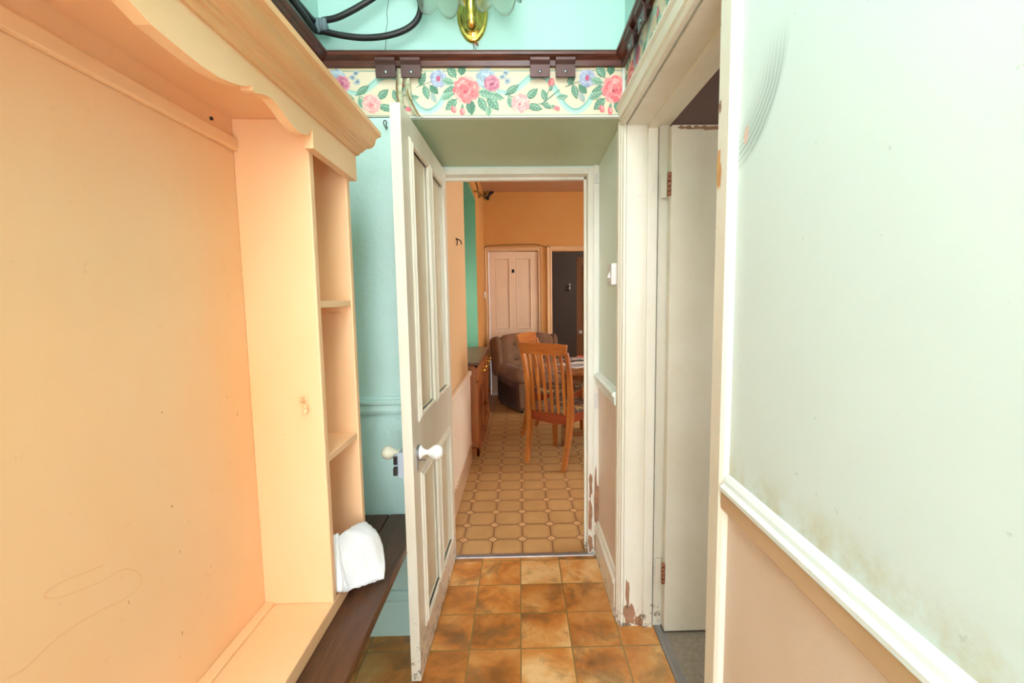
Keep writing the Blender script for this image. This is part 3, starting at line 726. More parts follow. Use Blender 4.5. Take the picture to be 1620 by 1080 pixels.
U = thing('shelf_unit', 'large peach painted shelf unit with scalloped top on the dark bench', 'shelf unit', (-.6, .6, BZ))
XF, XB = -.512, -.695
Y0, Y1, YE = -.02, 1.155, 1.42
bm = new(); box(bm, XL+.002, XB, -.31, YE, BZ+.001, 1.86); 
STAIN = [(0.575, 0.862), (0.596, 0.857), (0.633, 0.865), (0.666, 0.866), (0.713, 0.859), (0.757, 0.849), (0.789, 0.853), (0.788, 0.875), (0.759, 0.901), (0.718, 0.906), (0.69, 0.913), (0.659, 0.921), (0.633, 0.936), (0.639, 0.945), (0.666, 0.943), (0.692, 0.937), (0.724, 0.93)]
line = smoothpath([(XB+.0004, y, z) for y, z in STAIN], 5)
for a, b in zip(line[:-1], line[1:]):
    n_ = Vector((0, -(b-a).z, (b-a).y)).normalized()*.0011; quad(bm, [a-n_, b-n_, b+n_, a+n_], 1)
for k in range(16): chip(bm, (XB+.0004, .72+.42*rnd.random(), .62+.6*rnd.random()), (0, 1, 0), (0, 0, 1), .002+.002*rnd.random(), .003+.006*rnd.random(), 60+k, 2 if k % 3 else 1, 8)
obj('back_panel', bm, [PEACH, STAINM, STAIND], U)
bm = new(); box(bm, XB, XF, -.31, YE+.004, BZ+.0005, .553); box(bm, XB, -.668, Y0, Y1, .553, .561); obj('base_board', bm, PEACH, U, bevel=.003)
for a, b in ((Y1, Y1+.024), (Y0-.024, Y0)):
    bm = new(); box(bm, XB, XF, a, b, .553, 1.805); obj('partition', bm, PEACH, U, bevel=.003)
for a, b in ((YE-.024, YE), (-.31, -.286)):
    bm = new(); box(bm, XB, XF, a, b, .553, 1.86); obj('side_panel', bm, PEACH, U, bevel=.003)
for a, b in ((Y1+.024, YE-.024), (-.286, Y0-.024)):
    for z in (1.344, .932):
        bm = new(); box(bm, XB, XF-.004, a, b, z, z+.019); box(bm, XB, XF-.03, b-.012, b, z-.016, z) if a > 0 else None
        obj('shelf', bm, PEACH, U, bevel=.002)
bm = new(); box(bm, XB, -.49, -.31, YE, 1.805, 1.86); obj('top_board', bm, PEACH, U)
bm = new(); box(bm, XB, XB+.014, Y0, Y1, 1.727, 1.758); obj('back_rail', bm, PEACH, U, bevel=.004)
# scalloped valance, symmetric about the middle of the wide bay
half = [(.567, 1.742), (.60, 1.746), (.622, 1.741), (.653, 1.732), (.697, 1.729), (.749, 1.7265), (.79, 1.729), (.82, 1.735), (.85, 1.743), (.873, 1.752), (.8845, 1.760), (.8865, 1.751), (.896, 1.750), (.915, 1.757), (.935, 1.7625), (.954, 1.7645), (.972, 1.761), (.99, 1.756), (1.015, 1.747), (1.041, 1.741), (1.058, 1.739), (1.075, 1.740), (1.095, 1.744), (1.112, 1.753), (1.122, 1.764), (1.129, 1.770), (1.131, 1.757), (1.131, 1.726), (YE, 1.7225)]
mid = (Y0-.024+Y1+.024)/2
full = [(2*mid-y, z) for y, z in half[::-1]]+half
bm = new(); prism(bm, [(XF+.0005, y, z) for y, z in full]+[(XF+.0005, YE, 1.86), (XF+.0005, 2*mid-YE, 1.86)], (.022, 0, 0))
obj('valance', bm, PEACH, U, bevel=.0025)
CORN = [(0, 1.799), (.006, 1.799), (.010, 1.804), (.012, 1.810), (.018, 1.812), (.019, 1.818), (.023, 1.820), (.025, 1.825), (.034, 1.828), (.041, 1.835), (.046, 1.845), (.048, 1.857), (.052, 1.865), (.058, 1.870), (.061, 1.872), (.061, 1.886), (.057, 1.889), (0, 1.890)]
bm = new(); sweep(bm, [(XL+.01, YE, 0), (-.49, YE, 0), (-.49, -.31, 0), (XL+.01, -.31, 0)], [(a, b) for a, b in CORN], (0, 0, 1)); obj('cornice', bm, PEACHC, U)
bm = new(); box(bm, XL+.002, -.485, -.312, YE+.002, 1.86, 1.888); obj('cap_board', bm, PEACH, U)
# painted over double coat hook on the partition
bm = new(); box(bm, -.562, -.548, Y1-.004, Y1, 1.086, 1.122)
tube(bm, smoothpath([(-.555, Y1-.002, 1.112), (-.555, Y1-.020, 1.108), (-.553, Y1-.030, 1.114), (-.552, Y1-.032, 1.122)], 4), .0042)
tube(bm, smoothpath([(-.555, Y1-.002, 1.100), (-.549, Y1-.018, 1.086), (-.545, Y1-.024, 1.082), (-.543, Y1-.024, 1.092)], 4), .0042)
obj('coat_hook', bm, PEACH, U, smooth=False)
bm = new(); tube(bm, [(-.56, Y1-.018, 1.792), (-.56, Y1-.001, 1.792)], .007); obj('screw', bm, IRON, U)
bm = new(); tube(bm, [(XB+.004, 1.08, 1.776), (XB-.001, 1.08, 1.776)], .004); obj('screw', bm, IRON, U)

# crumpled paper in the lowest shelf bay, flopping on the bench
t = thing('paper_sheet', 'crumpled white paper sheet flopped out of the lowest peach shelf onto the bench', 'paper', (-.5, 1.3, BZ))
def sheet3(C, n, amp, seed):
    """crinkled sheet through a 3 x 3 net of points"""
    r = random.Random(seed); ph = [r.random()*6 for _ in range(6)]; bm = new(); g = []
    q = lambda t: ((1-t)*(1-2*t), 4*t*(1-t), t*(2*t-1))
    for i in range(n+1):
        row = []
        for k in range(n+1):
            u, v = i/n, k/n; p = Vector((0, 0, 0))
            for a, wa in enumerate(q(v)):
                for b, wb in enumerate(q(u)): p += Vector(C[a][b])*wa*wb
            p += Vector((.8, -.3, .5))*amp*(math.sin(6*u+ph[0]+3*v)+.7*math.sin(11*v+ph[1]+4*u)+.5*math.sin(17*u-9*v+ph[2])+.4*math.sin(23*v+6*u+ph[3]))
            if i in (0, n) or k in (0, n): p += Vector((0, .003*(r.random()-.5), .003*(r.random()-.2)))
            row.append(bm.verts.new(p))
        g.append(row)
    for i in range(n):
        for k in range(n): bm.faces.new((g[i][k], g[i+1][k], g[i+1][k+1], g[i][k+1]))
    return bm
NET1 = [[(-.521, 1.215, .700), (-.512, 1.300, .690), (-.500, 1.380, .666)], [(-.516, 1.204, .630), (-.468, 1.300, .640), (-.446, 1.366, .606)], [(-.500, 1.199, .553), (-.462, 1.258, .534), (-.420, 1.302, .524)]]
NET2 = [[(-.535, 1.192, .715), (-.530, 1.215, .712), (-.522, 1.235, .705)], [(-.520, 1.190, .64), (-.512, 1.206, .64), (-.515, 1.225, .65)], [(-.518, 1.188, .562), (-.506, 1.192, .558), (-.490, 1.205, .556)]]
for i, (net, sd) in enumerate(((NET1, 4), (NET2, 9))):
    bm = sheet3(net, 26 if i == 0 else 12, .0016, sd)
    o = obj('loose_page' if i else 'main_page', bm, PAPER, t, smooth=True)
    s = o.modifiers.new('thick', 'SOLIDIFY'); s.thickness = .0012

# ------------------------------------------------------------------ things on the back wall
def make_bracket(label, loc, rz):
    b = thing('rail_bracket', label, 'bracket', loc, rz, 'brown metal brackets under the picture rail')
    bm = new(); prof = [(-.016, -.064), (-.023, -.064), (-.025, -.022), (-.034, -.010), (-.037, -.001), (-.033, .000), (-.028, -.008), (-.018, -.016), (0, -.022), (0, -.030), (-.016, -.032)]
    prism(bm, [(-.036, y, z) for y, z in prof], (.072, 0, 0)); obj('bracket_plate', bm, BRONZE, b, local=True, bevel=.0015)
    bm = new(); lathe(bm, [(0, -.028), (.006, -.027), (.007, -.0245)], (0, 0, -.046), (0, 1, 0), 12); obj('screw', bm, STEEL, b, local=True, merge=True)
    return b
b0 = make_bracket('brown metal bracket left of the torn border strip, over the open door', (-.474, YB-.002, 2.230), 0)
for x, y, rz, lab in [(-.383, YB-.002, 0, 'brown metal bracket just right of the torn border strip'), (.085, YB-.002, 0, 'left bracket of the pair near the right corner of the back rail'), (.178, YB-.002, 0, 'right bracket of the pair near the right corner of the back rail'), (XR-.002, 1.565, -PI/2, 'further bracket on the right wall rail, nearer the corner'), (XR-.002, 1.43, -PI/2, 'nearer bracket on the right wall rail, above the side doorway')]:
    c = copy_tree(b0); c.location = (x, y, 2.230); c.rotation_euler = (0, 0, rz); c['label'] = lab

# twin brass wall light
L = thing('wall_light', 'twin brass wall light with frosted scalloped glass shades', 'wall light', (-.158, YB, 2.395))
bm = new()
def oval(a, tt, r_, h_): return (r_, h_)
rings = []
for sc_, dep in ((1.0, 0), (1.0, .006), (.90, .012), (.84, .010), (.80, .014), (.3, .026), (.0, .027)):
    rings.append([bm.verts.new((-.158+.056*sc_*math.cos(2*PI*j/32), YB-.0005-dep, 2.398+.104*sc_*math.sin(2*PI*j/32))) for j in range(32)])
for A, B in zip(rings[:-1], rings[1:]):
    for j in range(32): bm.faces.new((A[j], A[(j+1) % 32], B[(j+1) % 32], B[j]))
obj('backplate', bm, BRASS, L, smooth=True, merge=True)
bm = new(); lathe(bm, [(0, 0), (.012, .002), (.022, .012), (.026, .030), (.026, .070), (.020, .100), (.014, .14)], (-.158, YB-.030, 2.318), (0, -.22, 1), 20)
for sx in (-1, 1): tube(bm, smoothpath([(-.158+sx*.012, YB-.034, 2.362), (-.158+sx*.026, YB-.048, 2.40), (-.158+sx*.05, YB-.06, 2.47), (-.158+sx*.10, YB-.10, 2.53), (-.158+sx*.12, YB-.12, 2.50)], 5), .0055)
obj('lamp_body', bm, BRASS, L, merge=True)
for sx, cx, cy in ((-1, -.258, YB-.115), (1, -.062, YB-.130)):
    bm = new()
    def rim(a, tt, r_, h_): 
        lobe = abs(math.sin(a*2.5+.5)); return (r_*(.90+.10*tt*tt*lobe), h_-.036*tt*tt*(lobe**.8)+.006)
    lathe(bm, [(.018, .13), (.028, .125), (.042, .108), (.052, .085), (.058, .062), (.064, .040), (.072, .020), (.080, .006), (.083, 0)], (cx, cy, 2.388), (0, 0, 1), 60, rim=rim)
    o = obj('glass_shade', bm, GLASS, L, smooth=True); s = o.modifiers.new('thick', 'SOLIDIFY'); s.thickness = .003
    bm = new(); lathe(bm, [(.0, .15), (.02, .15), (.022, .12), (.016, .115), (0, .115)], (cx, cy, 2.388), (0, 0, 1), 16); tube(bm, [(cx, cy, 2.55), (-.158+sx*.06, YB-.09, 2.55), (-.158+sx*.02, YB-.05, 2.46)], .006); obj('lamp_arm', bm, BRASS, L)
bm = new(); tube(bm, smoothpath([(-.157, YB-.004, 2.298), (-.155, YB-.006, 2.286), (-.150, YB-.006, 2.278), (-.146, YB-.005, 2.272)], 4), .0014, 6); tube(bm, smoothpath([(-.150, YB-.004, 2.296), (-.143, YB-.008, 2.290), (-.141, YB-.008, 2.285)], 4), .0045, 8); obj('loose_wire', bm, COPPER, L)

# black cable looped over the left end of the rail
t = thing('cable', 'thick black cable looped on the upper left wall and bound with grey tape', 'cable', (-.70, 1.66, 2.27))
bm = new()
def pxw(u, v, y):      # reference pixel -> wall coordinates near the back wall, measured once from the camera geometry
    k = y/1.76; return ((-.717+(u-505)*.002455)*k, y, 1.3585+(2.363-.0024*(v-40)-1.3585)*k)
yy = YB-.055
tube(bm, smoothpath([(-.70, 1.0, 2.30), (-.70, 1.35, 2.29), (-.695, 1.55, 2.31), pxw(500, 36, yy-.01), pxw(512, 33, yy), pxw(532, 29, yy), pxw(560, 16, yy), pxw(590, -2, yy), pxw(612, -22, yy), pxw(636, -26, yy), pxw(650, -8, yy+.004), pxw(656, 12, yy+.004), pxw(650, 32, yy+.006), pxw(633, 46, yy+.008), pxw(605, 55, yy+.008), pxw(572, 58, yy+.006), pxw(540, 55, yy), pxw(512, 49, yy-.004), pxw(498, 46, yy-.014), (-.690, 1.55, 2.29), (-.690, 1.30, 2.285), (-.69, .9, 2.285)], 6), .0105, 12)
obj('cable_loop', bm, RUBBER, t)
bm = new(); A, B = Vector(pxw(501, 41, yy-.006)), Vector(pxw(512, 41, yy-.002))
for k, f in enumerate((0, .5, .8)):
    lathe(bm, [(.020, 0), (.0245, .001), (.0245, .011), (.020, .012)], A.lerp(B, f*1.0), (B-A), 16)
lathe(bm, [(0, 0), (.0235, 0), (.0235, .036), (0, .036)], A, (B-A), 16)
obj('tape_wrap', bm, TAPE, t)

# little cup hook on the teal wall, light switch in the recess
bm = new(); tube(bm, smoothpath([(-.482, YB, 2.000), (-.482, YB-.012, 2.000), (-.482, YB-.016, 2.006), (-.479, YB-.018, 2.014), (-.486, YB-.02, 2.018), (-.490, YB-.02, 2.008), (-.484, YB-.02, 1.994), (-.478, YB-.02, 1.986)], 4), .0018, 6)
tag(obj('cup_hook', bm, IRON), 'tiny dark cup hook on the teal wall beside the open door edge', 'hook')
S = thing('light_switch', 'white surface mounted light switch on the mint wall of the doorway recess', 'light switch', (XR, 1.88, 1.42))
bm = new(); box(bm, XR-.032, XR, 1.822, 1.905, 1.413, 1.500); obj('switch_box', bm, PLASTIC, S, bevel=.004)
bm = new(); prism(bm, [(XR-.032, 1.853, 1.443), (XR-.032, 1.853, 1.473), (XR-.041, 1.853, 1.445)], (0, .022, 0)); obj('rocker', bm, PLASTIC, S)

# ------------------------------------------------------------------ kitchen joinery
bm = new()
n = 20; y0, y1 = YD+.14, 3.73
for k in range(n):
    a = y0+(y1-y0)*k/n; w_ = (y1-y0)/n
    prism(bm, [(KX+.0005, a, .16)]+[(KX+.003+.017*math.sin(PI*t/8)**.8, a+w_*(.04+.92*t/8), .16) for t in range(9)]+[(KX+.0005, a+w_, .16)], (0, 0, .60))
struct('trim_13', bm, WAIN, 'cream beadboard below the peach kitchen wall', 'wall panelling')
bm = new(); box(bm, KX+.0005, KX+.030, y0, y1+.004, .742, .775); box(bm, KX+.0005, KX+.020, y0, y1, .72, .742); struct('trim_14', bm, WAIN, 'cream capping rail on top of the kitchen beadboard', 'dado rail', bevel=.006)
bm = new(); box(bm, KX+.0005, KX+.020, y0, y1, 0, .150); box(bm, KX+.0005, KX+.026, y0, y1+.004, .150, .168); struct('baseboard_kitchen', bm, BROWNDADO, bevel=.004)
bm = new(); box(bm, -.484, -.47, PY+.02, FY-.03, 0, .15); struct('baseboard_pier', bm, KTRIM)

# far cupboard door, its architrave, the plain opening beside it
KA = [(0, 0), (0, .016), (.012, .022), (.03, .018), (.048, .022), (.055, .032), (.066, .034), (.070, .024), (.070, 0)]
bm = new(); sweep(bm, [(.262, FY, 0), (.262, FY, 2.04), (-.43, FY, 2.04), (-.43, FY, 0)], [(-a, b) for a, b in [(x*.75, y) for x, y in KA]], (0, -1, 0))
struct('trim_15', bm, KTRIM, 'cream architrave round the far closed kitchen door', 'door frame')
bm = new(); sweep(bm, [(1.25, FY, 0), (1.25, FY, 2.033), (.456, FY, 2.033), (.456, FY, 0)], [(-a, b) for a, b in KA], (0, -1, 0)); box(bm, .452, .460, FY, FY+.12, 0, 2.033)
struct('trim_16', bm, KTRIM, 'cream architrave round the dark hall opening', 'door frame')
d3 = panel_door('door_3', .682, 2.03, .036, [(.10, .275, .965, 1.925), (.395, .575, .965, 1.925), (.10, .275, .25, .78), (.395, .575, .25, .78)],
                [KWHITE, KWHITE, KWHITE], 'closed cream four panel door behind the brown armchair', (-.425, FY+.012, 0), 0, mould=[(0, .001), (.008, .004), (.016, .002), (.022, -.004), (.022, -.010), (0, -.010)])
bm = new(); tube(bm, smoothpath([(.335, 0, 1.76), (.335, -.03, 1.755), (.335, -.045, 1.765), (.335, -.045, 1.778)], 4), .006, 8); box(bm, .318, .352, -.004, 0, 1.74, 1.785); obj('coat_hook', bm, IRON, d3, local=True)
d4 = panel_door('door_4', .78, 2.0, .036, [(.115, .35, .98, 1.86), (.44, .67, .98, 1.86), (.115, .35, .2, .74), (.44, .67, .2, .74)],
                [DARKDOOR, DARKDOOR, DARKDOOR], 'brown panelled hall door beyond the dark opening', (.885, 7.05, 0), 0)
bm = new(); knob(bm, (.05, -.002, .845), (0, -1, 0), .028, .045); obj('door_knob', bm, CHINA, d4, local=True, smooth=True, merge=True)
for i, z in enumerate((1.60, 1.535)):
    bm = new(); tube(bm, smoothpath([(.93, 8.5, z), (.93, 8.46, z), (.93, 8.44, z+.03)], 4), .012, 8); lathe(bm, [(0, 0), (.018, .002), (.018, .01), (0, .016)], (.93, 8.445, z+.03), (0, -1, 0), 12)
    tag(obj('wall_hook', bm, CHINA, merge=True), ('upper' if i == 0 else 'lower')+' of two pale hooks on the dark hall wall', 'hook', 'pale hooks on the dark hall wall')
# loose wire lying along the architrave
bm = new(); tube(bm, smoothpath([(-.49, FY-.012, 2.03), (-.478, FY-.045, 2.09), (-.40, FY-.05, 2.112), (-.20, FY-.05, 2.118), (.05, FY-.05, 2.125), (.22, FY-.045, 2.124), (.33, FY-.045, 2.10), (.39, FY-.036, 2.085), (.41, FY-.03, 2.10), (.43, FY-.03, 2.08)], 5), .005, 6)
tag(obj('wire', bm, STRINGM), 'thin dark wire trailing along the top of the far door frame', 'wire')
S2 = thing('light_switch', 'small white light switch on the peach pier beside the far door', 'light switch', (-.485, 6.22, 1.38))
bm = new(); box(bm, -.485, -.466, 6.17, 6.26, 1.385, 1.475); obj('switch_box', bm, PLASTIC, S2, bevel=.004)
bm = new(); box(bm, -.466, -.461, 6.20, 6.23, 1.415, 1.445); obj('rocker', bm, PLASTIC, S2)
# wall hook on the near peach wall, curtain rail over the alcove, dark bracket in the corner
bm = new(); tube(bm, smoothpath([(KX, 3.22, 1.785), (KX+.02, 3.22, 1.782), (KX+.032, 3.23, 1.77), (KX+.034, 3.24, 1.752)], 4), .004, 8); tube(bm, smoothpath([(KX, 3.20, 1.79), (KX+.010, 3.20, 1.78), (KX+.010, 3.20, 1.75), (KX+.004, 3.20, 1.74)], 4), .0035, 8)
tag(obj('wall_hook', bm, IRON), 'dark hook on the near peach kitchen wall', 'hook')
R = thing('curtain_rail', 'thin brown curtain rail along the alcove lintel', 'curtain rail', (-.42, 4.2, 2.53))
bm = new(); tube(bm, [(-.395, 3.82, 2.535), (-.43, 5.12, 2.50)], .011, 10); obj('rod', bm, OLDBRASS, R)
for y in (4.02, 5.04):
    x = -.40-.02*(y-4); bm = new(); tube(bm, [(x-.08, y, 2.55), (x, y, 2.52)], .008, 8); tube(bm, smoothpath([(x, y, 2.52), (x+.03, y-.01, 2.48), (x+.08, y-.02, 2.49), (x+.09, y-.02, 2.53)], 4), .008, 8); obj('rail_bracket', bm, OLDBRASS, R)
bm = new(); lathe(bm, [(0, -.03), (.014, -.03), (.016, -.01), (.012, 0), (0, 0)], (-.432, 5.14, 2.498), (-.02, 1, -.03), 10); obj('finial', bm, OLDBRASS, R)
bm = new(); prism(bm, [(-.49, 6.36, 2.80), (-.36, 6.36, 2.846), (-.34, 6.36, 2.835), (-.40, 6.36, 2.79), (-.41, 6.36, 2.73), (-.44, 6.36, 2.745)], (0, .06, 0)); tag(obj('corner_bracket', bm, IRON), 'small dark bracket at the kitchen ceiling corner', 'bracket')

# ------------------------------------------------------------------ dresser
D = thing('dresser', 'brown pine dresser with brass knobs in the green kitchen alcove', 'dresser', (-.6, 4.5, 0))
dx, dxb, da, db, dz = -.372, -.86, 3.842, 5.14, .80
bm = new()
box(bm, dxb, dx-.02, da, da+.02, .0, dz); box(bm, dxb, dx-.02, db-.02, db, 0, dz); box(bm, dxb, dxb+.012, da, db, .05, dz); box(bm, dxb, dx-.02, da, db, .07, .09)
for a, b in ((da, da+.07), (4.46, 4.52), (db-.07, db)): box(bm, dx-.022, dx, a, b, 0, dz)
box(bm, dx-.022, dx, da, db, 0, .08); box(bm, dx-.022, dx, da, db, .645, .67); box(bm, dx-.022, dx, da, db, dz-.02, dz)
obj('carcass', bm, DRESS, D, bevel=.003)
bm = new(); box(bm, dxb-.005, dx+.016, da-.018, db+.012, dz, dz+.03); obj('dresser_top', bm, DRESSTOP, D, bevel=.008)
for a, b in ((da+.07, 4.46), (4.52, db-.07)):
    bm = new(); box(bm, dx-.03, dx+.006, a+.003, b-.003, .672, dz-.022); dr = obj('drawer', bm, DRESS, D, bevel=.004)
    for f in (.28, .72):
        y = a+(b-a)*f; bm = new(); lathe(bm, [(0, 0), (.012, 0), (.008, .010), (.008, .018), (.020, .028), (.021, .036), (.012, .044), (0, .045)], (dx+.006, y, .725), (1, 0, 0), 14); obj('knob', bm, BRASS, dr, merge=True)
    bm = new(); z0, z1 = .085, .64
    box(bm, dx-.026, dx+.002, a+.003, a+.07, z0, z1); box(bm, dx-.026, dx+.002, b-.07, b-.003, z0, z1); box(bm, dx-.026, dx+.002, a+.07, b-.07, z0, z0+.075); box(bm, dx-.026, dx+.002, a+.07, b-.07, z1-.075, z1)
    dd = obj('cupboard_door', bm, DRESS, D, bevel=.003)
    bm = new(); box(bm, dx-.02, dx-.008, a+.07, b-.07, z0+.075, z1-.075); obj('door_panel', bm, DRESS, dd)
    bm = new(); lathe(bm, [(0, 0), (.010, 0), (.007, .010), (.018, .022), (.018, .030), (0, .036)], (dx+.002, b-.035, .34), (1, 0, 0), 14); obj('knob', bm, OLDBRASS, dd, merge=True)

# ------------------------------------------------------------------ dining chairs (local: +y is the way the sitter faces, origin between rear feet)
def post(bm, pts, w, d):
    """bent square post through points (x,y,z)"""
    rings = []
    for i, p in enumerate(pts):
        ww = w[i] if isinstance(w, list) else w; dd = d[i] if isinstance(d, list) else d
        x, y, z = p; rings.append([bm.verts.new((x+a*ww/2, y+b*dd/2, z)) for a, b in ((-1, -1), (1, -1), (1, 1), (-1, 1))])
    for A, B in zip(rings[:-1], rings[1:]):
        for j in range(4): bm.faces.new((A[j], A[(j+1) % 4], B[(j+1) % 4], B[j]))
    bm.faces.new(rings[0][::-1]); bm.faces.new(rings[-1])
def back_y(z): return .03+(-.02*(z-.45) - .16*max(0, z-.45)**1.6)
def make_chair(label, loc, rz, grp):
    c = thing('dining_chair', label, 'chair', loc, rz, grp)
    for s in (-1, 1):
        bm = new(); zs = [0, .12, .25, .38, .47, .60, .74, .88, .95]
        ys = [-.045, -.015, .012, .028, .030, .022, .002, -.030, -.052]; xs = [.180, .186, .192, .198, .202, .206, .210, .213, .214]
        post(bm, [(s*x, y, z) for x, y, z in zip(xs, ys, zs)], [.034, .036, .038, .042, .042, .036, .034, .032, .032], [.040, .044, .048, .052, .052, .044, .038, .032, .030])
        obj('rear_leg', bm, PINE, c, local=True, bevel=.005)
        bm = new(); post(bm, [(s*.225, .452, 0), (s*.222, .446, .2), (s*.220, .442, .44)], [.034, .040, .046], [.034, .040, .046]); obj('front_leg', bm, PINE, c, local=True, bevel=.005)
        bm = new(); prism(bm, [(s*.212, .045, .375), (s*.212, .045, .445), (s*.224, .43, .445), (s*.224, .43, .385)], (-s*.022, 0, 0)); obj('side_rail', bm, REDPINE, c, local=True, bevel=.003)
    bm = new(); prism(bm, [(-.19, .020, .435), (.19, .020, .435), (.19, .020, .365), (.10, .020, .356), (0, .020, .352), (-.10, .020, .356), (-.19, .020, .365)], (0, .024, 0)); obj('back_rail', bm, REDPINE, c, local=True, bevel=.003)
    bm = new(); box(bm, -.21, .21, .43, .452, .375, .445); obj('front_rail', bm, REDPINE, c, local=True, bevel=.003)
    for s in range(6):
        x = -.150+.060*s; bm = new(); zs = [.43, .52, .62, .74, .86, .93]
        ys = [.034, .020, .010, -.004, -.030, -.050]
        post(bm, [(x*(1+.10*(z-.43)), y, z) for y, z in zip(ys, zs)], .024, .013); obj('slat', bm, PINE, c, local=True, bevel=.002)
    # curved top rail, flaring out at the ends
    bm = new(); n = 16; A = []
    for i in range(n+1):
        u = -1+2*i/n; arch = .012*(1-u*u); yb = -.058-.022*(1-u*u)
        fl = 1.0
        row = [(u*.216, yb-.013, .925), (u*.236, yb-.030, 1.012+arch*.8), (u*.236, yb-.006, 1.012+arch*.8), (u*.216, yb+.013, .925)]
        A.append([bm.verts.new(q) for q in row])
    for P_, Q_ in zip(A[:-1], A[1:]):
        for j in range(4): bm.faces.new((P_[j], P_[(j+1) % 4], Q_[(j+1) % 4], Q_[j]))
    bm.faces.new(A[0]); bm.faces.new(A[-1][::-1]); obj('top_rail', bm, PINEX, c, local=True, bevel=.005)
    bm = new(); pts = [(-.200, .035), (.200, .035), (.245, .465), (-.245, .465)]; g = []
    for k, (ins, z) in enumerate(((.008, .440), (0, .452), (.006, .474), (.04, .488), (.10, .494))):
        cx_, cy_ = 0, .25; g.append([])
        N_ = 8
        for e in range(4):
            a, b = Vector((*pts[e], 0)), Vector((*pts[(e+1) % 4], 0))
            for m in range(N_):
                q = a.lerp(b, m/N_); dirv = Vector((cx_, cy_, 0))-q; q = q+dirv*(ins/dirv.length*1.0); g[-1].append(bm.verts.new((q.x, q.y, z)))
    for A_, B_ in zip(g[:-1], g[1:]):
        L_ = len(A_)
        for j in range(L_): bm.faces.new((A_[j], A_[(j+1) % L_], B_[(j+1) % L_], B_[j]))
    bm.faces.new(g[0][::-1]); bm.faces.new(g[-1]); obj('seat_pad', bm, TAPESTRY, c, local=True, smooth=True)
    return c
GR = 'pine dining chairs round the kitchen table'
a1 = math.atan2(.79, .613)-PI/2
ch1 = make_chair('nearest orange pine dining chair with slatted back and tapestry seat', (.212, 3.60, 0), a1, GR)
ch2 = copy_tree(ch1); ch2.location = (.128, 4.60, 0); ch2.rotation_euler = (0, 0, math.atan2(-.41, .91)-PI/2)
ch2['label'] = 'second pine dining chair behind the nearest one, in front of the armchair'

# ------------------------------------------------------------------ round table and its letters
TX, TY, TR_ = .82, 4.13, .615
T = thing('dining_table', 'round worn wooden dining table behind the nearest chair', 'table', (TX, TY, 0))
bm = new(); r_ = lathe(bm, [(0, .728), (TR_-.02, .728), (TR_-.004, .734), (TR_, .744), (TR_-.004, .756), (TR_-.015, .76), (0, .76)], (TX, TY, 0), (0, 0, 1), 64); obj('table_top', bm, TABLEW, T, merge=True)
bm = new(); lathe(bm, [(.46, .655), (.46, .728), (.44, .728), (.44, .655), (.46, .655)], (TX, TY, 0), (0, 0, 1), 48); obj('apron', bm, TABLEW, T, merge=True)
for k in range(4):
    a = math.radians(183)+k*PI/2; bm = new(); ux, uy = math.cos(a), math.sin(a)
    post(bm, [(TX+ux*r, TY+uy*r, z) for r, z in ((.43, 0), (.42, .3), (.41, .70))], [.045, .052, .060], [.045, .052, .060]); obj('leg', bm, TABLEW, T, bevel=.006)
for k in range(2):
    a = math.radians(183)+k*PI/2; bm = new(); M_ = Matrix.Translation((TX, TY, 0)) @ Matrix.Rotation(a, 4, 'Z'); box(bm, -.41, .41, -.018, .018, .085+.001*k, .125+.001*k, 0, M_); obj('stretcher', bm, TABLEW, T, bevel=.004)
def letter(name, x, y, z, w, d, rz, mats, label, bend=.004, stripes=()):
    bm = new(); M_ = Matrix.Translation((x, y, z)) @ Matrix.Rotation(rz, 4, 'Z'); n = 8; rows = []
    for i in range(n+1):
        u = i/n; zz = bend*math.sin(PI*u)
        rows.append([bm.verts.new(M_ @ Vector(q)) for q in ((-w/2+w*u, -d/2, zz), (-w/2+w*u, d/2, zz), (-w/2+w*u, d/2, zz+.003), (-w/2+w*u, -d/2, zz+.003))])
    for A_, B_ in zip(rows[:-1], rows[1:]):
        for j in range(4):
            f = bm.faces.new((A_[j], A_[(j+1) % 4], B_[(j+1) % 4], B_[j]))
    bm.faces.new(rows[0]); bm.faces.new(rows[-1][::-1])
    for (x0_, x1_, y0_, y1_, mi) in stripes: box(bm, w*(x0_-.5), w*(x1_-.5), d*(y0_-.5), d*(y1_-.5), bend+.0032, bend+.0036, mi, M_)
    return tag(obj(name, bm, mats), label, 'paper', 'letters and papers on the round table')
LM = [LETTER, LETTERB, LETTERR, LETTERO]
letter('letter', .50, 4.05, .761, .22, .31, .5, LM, 'white letter sheet lying lowest and leftmost on the table', .003, [(.1, .9, .15, .2, 1), (.1, .8, .3, .34, 1), (.1, .9, .45, .5, 1)])
letter('letter', .60, 4.16, .768, .22, .30, -.3, LM, 'white letter lying crossways on the papers', .006, [(.05, .95, .6, .66, 1), (.1, .7, .75, .8, 1)])
letter('envelope', .53, 4.30, .782, .23, .12, .2, LM, 'grey striped envelope behind the white letters', .004, [(0, .35, .1, .9, 1)])
letter('leaflet', .64, 4.30, .792, .16, .21, .1, LM, 'folded leaflet with a red and orange print on top of the papers', .012, [(.0, .5, .3, .98, 2), (.5, 1, .2, .9, 3)])

